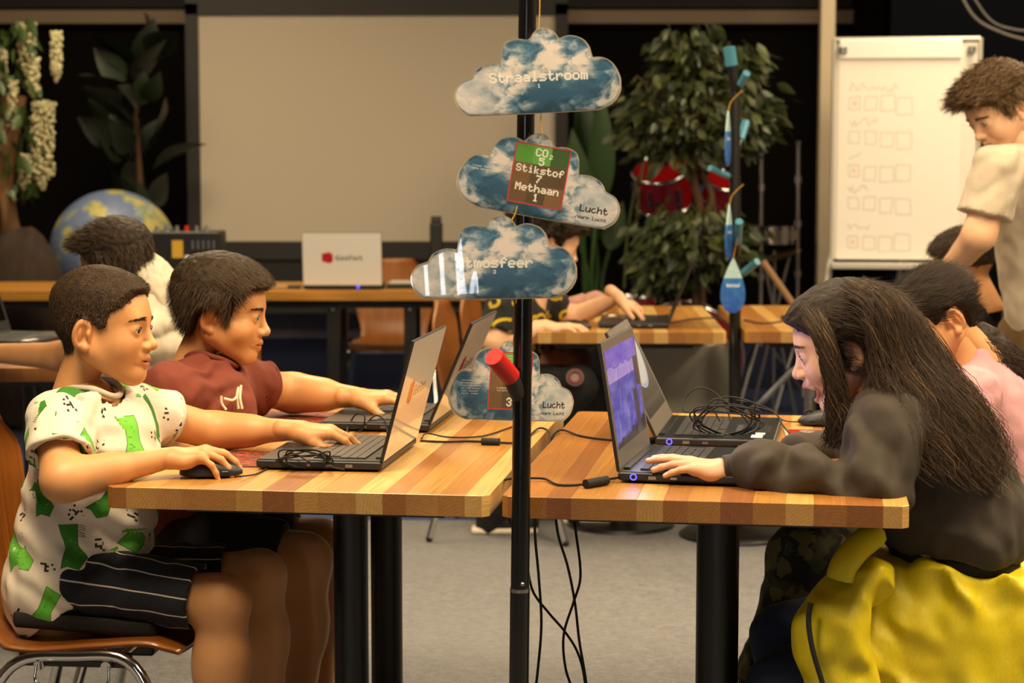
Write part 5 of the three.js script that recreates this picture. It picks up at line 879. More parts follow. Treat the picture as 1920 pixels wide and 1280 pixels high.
// collar ring lying round the neck
function collar(root, c, rx, rz, tiltX, yaw, mat, r = 0.007) { const g = new THREE.TorusGeometry(1, r / rx, 10, 40).rotateX(Math.PI / 2).scale(rx, rx, rz).rotateX(tiltX).rotateY(yaw).translate(c.x, c.y, c.z); g.computeVertexNormals(); part('collar', g, mat, root); }

// ------------------------------------------------------------------ boy in the patterned shirt
{
  const P = person('boy in white shirt with green patches, hand on mouse'), sk = SKIN.tan;
  const hd = J(196, 612, 3.87), hm = frame(hd, dirOf(9, 3), rad(-2), 1.0), hs = headSet('a', {});
  const sR = J(104, 790, 3.76), sL = J(262, 772, 3.99), f = fwdOf(sR, sL), eR = J(116, 902, 3.645), wR = J(316, 858, 3.735), eL = J(398, 808, 4.1), wL = J(556, 806, 4.04);
  const pel = J(118, 1092, 3.88), chest = sR.clone().add(sL).multiplyScalar(0.5).add(V(0, -0.06, 0)).addScaledVector(f, -0.005), neck = hd.clone().add(V(-0.035, -0.14, 0));
  const hR = J(165, 1086, 3.81), kR = J(418, 1128, 3.73), aR = J(408, 1545, 3.76), hL = J(160, 1082, 3.97), kL = J(488, 1078, 3.98), aL = J(500, 1500, 4.0);
  const arm = (s, e, w, k = 1) => [[cone(s, e, 0.043 * k, 0.037 * k), 0.02], [cone(e, w, 0.0365 * k, 0.021 * k), 0.02], [cone(e.clone().lerp(w, 0.12), e.clone().lerp(w, 0.45), 0.037 * k, 0.031 * k), 0.02]];
  const leg = (h, k, a) => [[cone(h, k, 0.052, 0.048), 0.03], [cone(k, k.clone().lerp(a, 0.3), 0.0475, 0.05), 0.03], [cone(k.clone().lerp(a, 0.25), a, 0.051, 0.03), 0.03], [cone(a, a.clone().addScaledVector(f, 0.14).setY(0.03), 0.03, 0.022), 0.03]];
  const HR = handOps(wR, V(1, 0.1, -0.1), V(0.05, 1, 0.1), -1, { fingers: [[4, 20, 24, 18], [1, 20, 26, 18], [-6, 28, 28, 18], [-16, 40, 26, 12]], thumb: [[0.04, 0.036, -0.018], [0.066, 0.04, -0.026], [0.084, 0.036, -0.03]] }, 0.98);
  const HL = handOps(wL, V(1, -0.04, 0.05), V(0.1, 1, 0.15), 1, { fingers: [[4, 24, 20, 12], [0, 20, 22, 12], [-6, 26, 30, 16], [-14, 34, 34, 20]], thumb: [[0.04, 0.03, -0.016], [0.062, 0.036, -0.024], [0.08, 0.03, -0.024]] }, 1.02);
  const body = bodyMesh([[cone(neck, chest, 0.041, 0.08), 0.02], [flat(chest, pel, 0.115, 0.12, f, 1.35), 0.04], ...arm(sR, eR, wR), ...arm(sL, eL, wL), ...leg(hR, kR, aR), ...leg(hL, kL, aL)], [neck, sR, sL, eR, wR, wL, kR, aR, aL, pel], sk);
  part('body', join([body, skinHead(hs, sk).applyMatrix4(hm), handMesh(HR, sk), handMesh(HL, sk)]), M.skin, P);
  eyesFor(P, hm, V(-0.15, -0.22, 1)); brows(P, hs, hm, [0.03, 0.017, 0.01]);
  const poly = [[0.088, 0.071], [0.073, 0.066], [0.058, 0.044], [0.034, 0.029], [0.028, 0.002], [0.012, -0.004], [-0.004, 0.014], [-0.028, 0.016], [-0.042, -0.012], [-0.044, -0.05], [-0.06, -0.058], [-0.13, -0.05], [-0.15, 0.15], [0.06, 0.16], [0.11, 0.09]];
  hairCap(P, hs, hm, { poly, thick: (x, y, z) => 0.0045 + 0.009 * smooth(0.02, 0.075, y), noise: [70, 0.0012], color: [0.07, 0.04, 0.02], count: 26000, len: 0.006, lift: 0.7, w: 0.0006, comb: (p, n) => V(0, p.y > 0.06 ? -0.1 : -0.9, p.y > 0.06 ? 0.9 : 0.2), seed: 3, h: 0.003 });
  const cR = sR.clone().lerp(eR, 0.62), cL = sL.clone().lerp(eL, 0.4), hemC = pel.clone().add(V(0.02, -0.005, 0));
  const nc = neck.clone().add(V(0.014, -0.012, 0.01)), shirtOps = [[flat(chest, hemC, 0.125, 0.15, f, 1.18), 0.05], [cone(sR, sL, 0.052, 0.05), 0.05], [cone(chest.clone().add(V(0, -0.02, 0)), pel.clone().add(V(0.07, 0.11, 0)), 0.1, 0.105), 0.06], [cuffed(sR.clone().add(V(0.01, 0.005, 0)), cR, 0.056, 0.068), 0.03], [cuffed(sL, cL, 0.054, 0.062), 0.03]];
  const warpA = sumW(folds(0.0055, 9, 3), crease(pel.clone().add(V(0.1, 0.12, 0.05)), 0.01, 110, 0.24, V(0.5, 0.85, 0.1).normalize()), crease(sR, 0.004, 120, 0.13, V(0.8, -0.5, 0).normalize())), fA = field(shirtOps, warpA);
  garment('shirt', P, [...shirtOps, [cone(cR.clone().addScaledVector(eR.clone().sub(sR).normalize(), 0.02), sR.clone().lerp(eR, 0.45), 0.052, 0.04), 0.006, 1], [cone(cL, sL.clone().lerp(eL, 0.25), 0.046, 0.038), 0.006, 1], [ell(nc, 0.06, 0.062, 0.06), 0.008, 1], [(x, y, z) => (y - (pel.y - 0.055 + (x - pel.x) * 0.7)), 0.004, 1]], [sR, sL, cR, cL, pel, chest], shirtA, { h: 0.0062, m: 0.17, uv: 1 / 0.44, warp: warpA });
  neckRing(P, fA, nc, 0.06, 0.062, 0.06, cloth(0xcabda8), 0.0065); hemRing(P, fA, cR, eR.clone().sub(sR).normalize(), cloth(0xd3c7b4), 0.005, 0.1); hemRing(P, fA, cL, eL.clone().sub(sL).normalize(), cloth(0xd3c7b4), 0.0045, 0.1);
  const stripes = phys(0xffffff, { roughness: 0.9, map: canvasTex(512, 256, (x, w, h) => { x.fillStyle = '#15161f'; x.fillRect(0, 0, w, h); const r = rng(2); x.fillStyle = 'rgba(40,42,60,0.35)'; for (let i = 0; i < 900; i++) x.fillRect(r() * w, r() * h, 8 + r() * 20, 1); x.fillStyle = '#cfc6b4'; for (const y of [20, 84, 148, 212]) x.fillRect(0, y, w, 5); }, true) });
  const shorts = (h, k, end) => { const e = h.clone().lerp(k, end), g = meshField(field([[cuffed(h, e, 0.07, 0.064), 0.02], [ell(h, 0.075, 0.07, 0.075), 0.03], [cone(e.clone().lerp(k, 0.05), e.clone().lerp(h, 0.14), 0.057, 0.045), 0.004, 1]], sumW(folds(0.004, 16, 1), crease(h, 0.004, 90, 0.25, k.clone().sub(h).normalize()))), ...bounds([h, e], 0.12), 0.007).toNonIndexed(), ax = k.clone().sub(h).normalize(), s1 = ax.clone().cross(UP).normalize(), s2 = s1.clone().cross(ax), p = g.attributes.position, uv = []; for (let i = 0; i < p.count; i++) { const q = V(p.getX(i), p.getY(i), p.getZ(i)).sub(h); let a = Math.atan2(q.dot(s1), q.dot(s2)); uv.push(q.dot(ax) / 0.4, a * 0.07 / 0.16 + 0.05); } g.setAttribute('uv', new THREE.Float32BufferAttribute(uv, 2)); return g; };
  part('shorts', merge([shorts(hR, kR, 0.83), shorts(hL, kL, 0.8)]), stripes, P, 'navy shorts with thin white stripes');
  for (const [a] of [[aR], [aL]]) { const d = f.clone(); garment('shoe', P, [[cone(V(a.x, 0.05, a.z), V(a.x + d.x * 0.13, 0.035, a.z + d.z * 0.13), 0.045, 0.034), 0.02], [(x, y, z) => y - 0.004, 0.002, 1]], [V(a.x, 0.05, a.z), V(a.x + 0.13, 0.04, a.z)], M.rubber, { h: 0.009, m: 0.07 }); }
  const seat = onY(150, 1560, 0); shellChair('brown shell chair with chrome frame under boy in patterned shirt', V(pel.x + 0.085, 0, pel.z), rad(84), {});
}
// ------------------------------------------------------------------ boy in the rust red shirt
{
  const P = person('boy in rust red shirt typing on the farther left laptop'), sk = SKIN.tan;
  const hd = J(420, 583, 4.4), hm = frame(hd, dirOf(3, 9), 0, 1.0), hs = headSet('b', { chubby: 1 });
  const sR = J(318, 738, 4.2), sL = J(436, 716, 4.5), f = fwdOf(sR, sL), eR = J(272, 838, 4.16), wR = J(392, 836, 4.22), eL = J(545, 736, 4.63), wL = J(668, 744, 4.55);
  const pel = J(345, 1000, 4.42), chest = sR.clone().add(sL).multiplyScalar(0.5).add(V(0, -0.07, 0)), neck = hd.clone().add(V(-0.045, -0.135, 0));
  const hR = J(370, 1022, 4.32), kR = J(572, 1050, 4.28), aR = J(545, 1430, 4.3), hL = J(380, 1010, 4.52), kL = J(600, 1022, 4.5), aL = J(585, 1410, 4.5);
  const arm = (s, e, w) => [[cone(s, e, 0.048, 0.043), 0.02], [cone(e, w, 0.043, 0.024), 0.02], [cone(e.clone().lerp(w, 0.1), e.clone().lerp(w, 0.5), 0.043, 0.037), 0.02]];
  const leg = (h, k, a) => [[cone(h, k, 0.08, 0.056), 0.03], [cone(k, k.clone().lerp(a, 0.35), 0.055, 0.057), 0.03], [cone(k.clone().lerp(a, 0.3), a, 0.057, 0.034), 0.03]];
  const HL = handOps(wL, V(1, 0.02, 0.1), V(0.1, 1, 0.2), 1, { fingers: [[5, 18, 26, 16], [0, 14, 28, 18], [-6, 18, 30, 18], [-13, 24, 30, 18]], thumb: [[0.04, 0.038, -0.014], [0.064, 0.05, -0.03], [0.083, 0.054, -0.044]] }, 1.05);
  const HR = handOps(wR, V(1, -0.05, -0.1), V(0, 1, 0), -1, REST, 1);
  const body = bodyMesh([[cone(neck, chest, 0.047, 0.085), 0.02], [flat(chest, pel, 0.125, 0.14, f, 1.2), 0.04], ...arm(sR, eR, wR), ...arm(sL, eL, wL), ...leg(hR, kR, aR), ...leg(hL, kL, aL)], [neck, sR, sL, eR, wR, wL, kR, aR, aL, pel], sk);
  part('body', join([body, skinHead(hs, sk).applyMatrix4(hm), handMesh(HL, sk), handMesh(HR, sk, 0.004)]), M.skin, P);
  eyesFor(P, hm, V(-0.1, -0.3, 1)); brows(P, hs, hm, [0.035, 0.02, 0.012], { tilt: 0.006, y0: 0.0155, w: 0.0013 });
  const poly = [[0.105, 0.066], [0.084, 0.062], [0.06, 0.056], [0.044, 0.04], [0.034, 0.02], [0.03, -0.012], [0.02, -0.024], [0.012, -0.002], [0.0, 0.01], [-0.03, 0.01], [-0.042, -0.014], [-0.05, -0.05], [-0.075, -0.056], [-0.15, -0.05], [-0.16, 0.16], [0.08, 0.17], [0.125, 0.08]];
  hairCap(P, hs, hm, { poly, thick: (x, y, z) => 0.014 + 0.012 * smooth(0.0, 0.08, y) + 0.004 * smooth(-0.05, -0.1, z), noise: [45, 0.0025], color: [0.055, 0.032, 0.016], count: 20000, len: 0.022, lift: 0.14, w: 0.0008, comb: (p, n) => V(p.x * 2, -0.55, p.y > 0.06 ? 0.9 : p.z > 0.03 ? 0.6 : -0.1), seed: 6, curl: 0.4, frontLen: 0.45, h: 0.0034 });
  const cL = sL.clone().lerp(eL, 0.5), cR = sR.clone().lerp(eR, 0.66);
  const nB = neck.clone().add(V(0.012, -0.002, 0.01)), opsB = [[flat(chest, pel, 0.135, 0.155, f, 1.15), 0.05], [cone(sR, sL, 0.06, 0.06), 0.05], [cuffed(sR, cR, 0.062, 0.072), 0.03], [cuffed(sL, cL, 0.06, 0.066), 0.03]], warpB = sumW(folds(0.005, 10, 8), crease(sR.clone().lerp(sL, 0.3), 0.007, 130, 0.18, V(0.6, -0.8, 0.2).normalize()), crease(cL, 0.006, 100, 0.14, V(0.9, 0.3, 0).normalize())), fB = field(opsB, warpB);
  garment('shirt', P, [...opsB, [cone(cL, sL.clone().lerp(eL, 0.32), 0.05, 0.045), 0.006, 1], [ell(nB, 0.064, 0.066, 0.064), 0.008, 1], [(x, y, z) => y - (pel.y - 0.03), 0.004, 1]], [sR, sL, cR, cL, pel], rust, { h: 0.0066, m: 0.17, uv: 4, warp: warpB });
  neckRing(P, fB, nB, 0.064, 0.066, 0.064, rust, 0.0065); hemRing(P, fB, cL, eL.clone().sub(sL).normalize(), rust, 0.005, 0.1);
  const lp = (px, py, D) => J(px, py, D), stroke = (pts) => part('print', tube(pts, 0.003, 16, 6), std(0xd8cdae, { roughness: 0.8 }), P, 'cream line print on the chest');
  stroke([J(415, 742, 4.235), J(416, 756, 4.235), J(424, 768, 4.235)]); stroke([J(420, 747, 4.235), J(436, 750, 4.24), J(444, 744, 4.25)]); stroke([J(452, 722, 4.27), J(450, 745, 4.26), J(454, 766, 4.26)]); stroke([J(447, 726, 4.27), J(444, 745, 4.255), J(447, 766, 4.255)]);
  const sh = (h, k) => { const e = h.clone().lerp(k, 0.8); return [[cuffed(h, e, 0.092, 0.078), 0.03], [ell(h, 0.1, 0.095, 0.1), 0.03]]; };
  garment('shorts', P, [...sh(hR, kR), ...sh(hL, kL)], [hR, hL, kR, kL], darkCloth, { h: 0.009, warp: folds(0.004, 14, 4), uv: 4 });
  for (const a of [aR, aL]) garment('shoe', P, [[cone(V(a.x, 0.05, a.z), V(a.x + 0.14, 0.035, a.z), 0.045, 0.034), 0.02], [(x, y, z) => y - 0.004, 0.002, 1]], [V(a.x, 0.05, a.z), V(a.x + 0.14, 0.04, a.z)], M.rubber, { h: 0.01, m: 0.07 });
  shellChair('brown shell chair under boy in rust red shirt', V(pel.x + 0.01, 0, pel.z + 0.01), rad(86), {});
}
// ------------------------------------------------------------------ girl in the grey hoodie
{
  const P = person('girl in dark grey hoodie leaning open-mouthed towards her laptop'), sk = SKIN.light.map((v, i) => v * [0.95, 0.95, 1][i]);
  const hd = J(1580, 647, 3.78), hm = frame(hd, dirOf(180 + 8, 17), 0, 0.99), hs = headSet('f', { open: 1, h: 0.002 });
  const sL = J(1668, 806, 3.63), sR = J(1700, 800, 3.95), f = fwdOf(sR, sL), eL = J(1640, 912, 3.58), wL = J(1362, 880, 3.66), eR = J(1600, 860, 4.05), wR = J(1500, 850, 4.0);
  const pel = J(1790, 1060, 3.8), chest = J(1725, 860, 3.78), neck = hd.clone().add(V(0.062, -0.118, 0.005));
  const HL = handOps(wL, V(-1, 0.1, -0.1), V(0, 1, 0.12), 1, { fingers: [[3, -2, 8, 6], [0, 0, 8, 6], [-4, 6, 12, 8], [-9, 8, 14, 8]], thumb: [[0.04, 0.036, -0.014], [0.066, 0.046, -0.02], [0.086, 0.048, -0.024]] }, 0.96);
  const body = bodyMesh([[cone(neck, chest, 0.046, 0.08), 0.03], [flat(chest, pel, 0.11, 0.12, f, 1.3), 0.04], [cone(sL, eL, 0.042, 0.036), 0.02], [cone(eL, wL, 0.034, 0.021), 0.02], [cone(sR, eR, 0.042, 0.036), 0.02], [cone(eR, wR, 0.034, 0.021), 0.02]], [neck, sL, sR, eL, wL, wR, pel], sk, 0.01);
  part('body', join([body, skinHead(hs, sk).applyMatrix4(hm), handMesh(HL, sk), handMesh(handOps(wR, V(-1, -0.1, 0), UP, -1, REST, 0.95), sk, 0.004)]), M.skin, P);
  eyesFor(P, hm, V(0.05, -0.25, 1)); brows(P, hs, hm, [0.04, 0.022, 0.014], { y0: 0.02, arch: 0.005, w: 0.001 });
  const hem = J(1790, 1035, 3.8);
  const hemLine = (x) => hem.y - (x - hem.x) * 0.1, cutBelow = (k) => [(x, y, z) => y - hemLine(x) - k, 0.004, 1], cutAbove = (k) => [(x, y, z) => hemLine(x) + k - y, 0.004, 1];
  garment('hoodie', P, [[flat(chest, hem.clone().add(V(-0.005, 0.05, 0)), 0.125, 0.135, f, 1.1), 0.06], [cone(sL, sR, 0.07, 0.07), 0.06], [cone(J(1780, 880, 3.78), J(1810, 980, 3.78), 0.11, 0.12), 0.06], [cone(sL, eL, 0.075, 0.066), 0.04], [cone(eL, J(1450, 895, 3.62), 0.06, 0.05), 0.03], [ell(J(1412, 872, 3.64), 0.052, 0.046, 0.052), 0.02], [ell(J(1500, 885, 3.62), 0.05, 0.05, 0.05), 0.03], [cone(sR, eR, 0.07, 0.06), 0.04], [cone(eR, wR, 0.056, 0.045), 0.03], [ell(neck.clone().add(V(0.01, 0.0, 0)), 0.062, 0.06, 0.062), 0.01, 1], cutBelow(0)],
    [sL, sR, eL, J(1400, 870, 3.64), wR, hem, J(1890, 950, 3.8)], greyHood, { h: 0.0075, m: 0.14, uv: 5, warp: sumW(folds(0.008, 9, 5), crease(J(1560, 880, 3.56), 0.014, 75, 0.17, V(0.9, 0.5, 0).normalize()), crease(J(1450, 880, 3.6), 0.013, 80, 0.13, V(0.85, -0.5, 0).normalize()), crease(J(1790, 960, 3.64), 0.008, 60, 0.2, V(0.5, 0.8, 0).normalize())) });
  part('cuff', rod(wL.clone().add(V(-0.006, 0, 0)), wL.clone().add(V(0.036, 0.002, 0.0)), 0.027, 0.031, 20), greyHood, P, 'ribbed sleeve cuff');
  garment('waistband', P, [[flat(hem.clone().add(V(0, 0.06, 0)), hem.clone().add(V(0, -0.05, 0)), 0.136, 0.13, f, 1.06), 0.02], cutBelow(-0.035), cutAbove(0.006)], [hem], cloth(0x231f1b), { h: 0.007, m: 0.17, uv: 6, label: 'dark ribbed hem' });
  const hipL = J(1770, 1120, 3.8), hipR = J(1760, 1110, 3.98), kL = J(1470, 1290, 3.7), kR = J(1470, 1195, 3.95), aL = J(1560, 1590, 3.66), aR = J(1500, 1540, 3.95);
  garment('jeans', P, [[cone(hipL, kL, 0.085, 0.066), 0.03], [cone(kL, aL, 0.064, 0.055), 0.03], [cone(hipR, kR, 0.085, 0.064), 0.03], [cone(kR, aR, 0.062, 0.055), 0.03], [ell(pel.clone().add(V(0, -0.06, 0)), 0.13, 0.1, 0.14), 0.04]], [hipL, kL, aL, kR, aR, pel], denim, { h: 0.01, m: 0.16, warp: folds(0.004, 12, 2), uv: 4, label: 'blue denim jeans' });
  const wa = J(1775, 1022, 3.8), lo = J(1760, 1420, 3.8);
  garment('tied_jacket', P, [[flat(wa, lo, 0.155, 0.28, V(0, 0, 1), 1.1), 0.05], [cone(hipL, hipL.clone().lerp(kL, 0.62), 0.13, 0.1), 0.06], [cone(J(1655, 1010, 3.66), J(1560, 1180, 3.58), 0.04, 0.06), 0.05], [cone(J(1560, 1180, 3.58), J(1600, 1420, 3.56), 0.06, 0.07), 0.05], [cone(J(1890, 1040, 3.72), J(1980, 1400, 3.66), 0.06, 0.12), 0.05], cutAbove(-0.012)], [wa, lo, J(1500, 1180, 3.6), J(2000, 1400, 3.7)], yellow, { h: 0.0085, m: 0.2, uv: 3, label: 'bright yellow jacket tied round the waist', warp: sumW(folds(0.01, 7, 9), crease(J(1700, 1100, 3.58), 0.014, 60, 0.3, V(0.8, 0.6, 0).normalize()), crease(J(1850, 1200, 3.6), 0.009, 45, 0.3, V(0.9, 0.3, 0).normalize())) });
  part('jacket_sleeve', tube([J(1640, 1000, 3.64), J(1605, 1030, 3.6), J(1580, 1065, 3.58), J(1575, 1085, 3.58)], 0.026, 20, 10), yellow, P, 'knotted yellow sleeve end');
  part('zip', tube([J(1520, 1130, 3.515), J(1516, 1160, 3.51), J(1522, 1210, 3.5), J(1545, 1290, 3.49)], 0.005, 30, 7), M.rubber, P, 'black jacket zip');
  // long dark hair: guide locks from the crown, over ear, shoulder and back
  const col = [0.031, 0.018, 0.01], gold = [0.17, 0.095, 0.04], R = rng(91);
  const polyF = [[0.1, 0.064], [0.08, 0.058], [0.056, 0.042], [0.036, 0.012], [0.026, -0.03], [0.008, -0.05], [0.004, 0.014], [-0.034, 0.014], [-0.04, -0.05], [-0.05, -0.12], [-0.16, -0.15], [-0.18, 0.16], [0.07, 0.17], [0.125, 0.09]];
  hairCap(P, hs, hm, { poly: polyF, thick: (x, y, z) => 0.016 + 0.006 * smooth(0, 0.08, y), noise: [30, 0.003], color: col, count: 9000, len: 0.05, lift: 0.05, w: 0.0008, comb: (p, n) => V(p.x * 3, -0.45, -0.9), seed: 8, vary: 0.7, h: 0.0036 });
  const G = [  // [pixel x, pixel y, depth] down each lock
    [[1500, 585, 3.76], [1530, 622, 3.69], [1552, 680, 3.68], [1566, 740, 3.68], [1566, 800, 3.68], [1560, 832, 3.68]],
    [[1520, 570, 3.75], [1546, 620, 3.685], [1562, 690, 3.675], [1574, 760, 3.67], [1580, 830, 3.66]],
    [[1578, 545, 3.75], [1640, 590, 3.69], [1648, 690, 3.68], [1632, 770, 3.66], [1618, 840, 3.63]],
    [[1584, 545, 3.76], [1640, 580, 3.67], [1665, 690, 3.65], [1700, 780, 3.6], [1745, 870, 3.58]],
    [[1595, 545, 3.78], [1665, 590, 3.69], [1710, 690, 3.66], [1765, 790, 3.62], [1815, 895, 3.61]],
    [[1608, 548, 3.82], [1685, 600, 3.74], [1745, 700, 3.7], [1810, 790, 3.67], [1858, 900, 3.66]],
    [[1616, 556, 3.88], [1695, 620, 3.82], [1765, 715, 3.78], [1835, 800, 3.75], [1868, 880, 3.74]],
    [[1600, 540, 3.9], [1680, 660, 3.88], [1750, 760, 3.85], [1810, 830, 3.83], [1840, 890, 3.82]],
  ].map((g) => new THREE.CatmullRomCurve3(g.map((p) => J(...p))));
  const ops = []; G.forEach((c, i) => { const r = i < 2 ? 0.007 : i === 2 ? 0.02 : 0.03, q = (k) => r * (1 - 0.06 * k) * smooth(-0.5, 3, k); for (let k = 1; k < 8; k++) ops.push([cone(c.getPoint(k / 8), c.getPoint((k + 1) / 8), q(k), q(k + 1)), 0.02]); });
  const vol = paint(meshField(field(ops, (x, y, z) => 0.007 * fbm(x * 26, y * 9, z * 26, 3)), ...bounds(G.flatMap((c) => c.getPoints(6)), 0.06), 0.007), (x, y, z) => { const k = 0.5 + 0.6 * fbm(x * 70, y * 14, z * 70, 3); return col.map((v) => v * (0.55 + k * 0.5)); });
  const st = [];
  for (let i = 0; i < 11000; i++) {
    const front = R() < 0.2, s = front ? R() : 2 + R() * (G.length - 3), a = front ? 0 : Math.min(G.length - 2, Math.floor(s)), t = s - a, t0 = R() * 0.45, L = 0.3 + 0.55 * R(), jit = V(R() - 0.5, R() - 0.5, R() * 0.9 - 0.2).multiplyScalar(a < 2 ? 0.022 : s < 3 ? 0.04 : 0.062), ph = R() * 6.28, am = 0.004 + 0.009 * R(), pts = [], g = R() < 0.05, N = 9;
    for (let k = 0; k <= N; k++) { const u = Math.min(1.02, t0 + L * k / N), p = G[a].getPoint(Math.min(1, u)).lerp(G[a + 1].getPoint(Math.min(1, u)), t); p.add(jit).addScaledVector(V(Math.sin(u * 15 + ph), 0.3 * Math.cos(u * 12 + ph), Math.cos(u * 13 + ph)), am * u * 1.6); pts.push(p); }
    const v = 0.55 + 0.9 * R(); st.push({ pts, w: 0.0006 + 0.0008 * R(), c: g ? gold.map((x) => x * v) : col.map((x) => x * v * 1.25), up: V(R() - 0.5, 0.2, 1).normalize() });
  }
  part('long_hair', join([vol, ribbons(st)]), M.hair, P, 'long dark wavy hair with a few golden strands');
  const st0 = J(1790, 1220, 3.82), stool = thing('stool', 'plain stool under the girl with yellow jacket', 'stool', [st0.x, 0, st0.z]); part('seat', cyl(0.15, 0.15, 0.03, 0, 0.4, 0, 32), M.ply2, stool); for (const [x, z] of [[-0.1, -0.1], [0.1, -0.1], [-0.1, 0.1], [0.1, 0.1]]) part('leg', rod(V(x * 1.3, 0, z * 1.3), V(x, 0.4, z), 0.011), M.chrome, stool);
}
// ------------------------------------------------------------------ people farther back, with coarser grids
const limb = (s, e, w, a, b, c) => [[cone(s, e, a, b), 0.02], [cone(e, w, b, c), 0.02]];
const shoe = (P, a, d, mat = M.rubber) => garment('shoe', P, [[cone(V(a.x, 0.05, a.z), V(a.x + d.x * 0.15, 0.035, a.z + d.z * 0.15), 0.045, 0.036), 0.02], [(x, y, z) => y - 0.004, 0.002, 1]], [V(a.x, 0.05, a.z), V(a.x + d.x * 0.15, 0.04, a.z + d.z * 0.15)], mat, { h: 0.011, m: 0.07 });
const FULL = [[0.1, 0.06], [0.08, 0.056], [0.056, 0.044], [0.036, 0.02], [0.03, -0.008], [0.014, -0.012], [0, 0.012], [-0.03, 0.012], [-0.042, -0.014], [-0.05, -0.05], [-0.07, -0.058], [-0.16, -0.05], [-0.16, 0.17], [0.08, 0.17], [0.12, 0.09]];
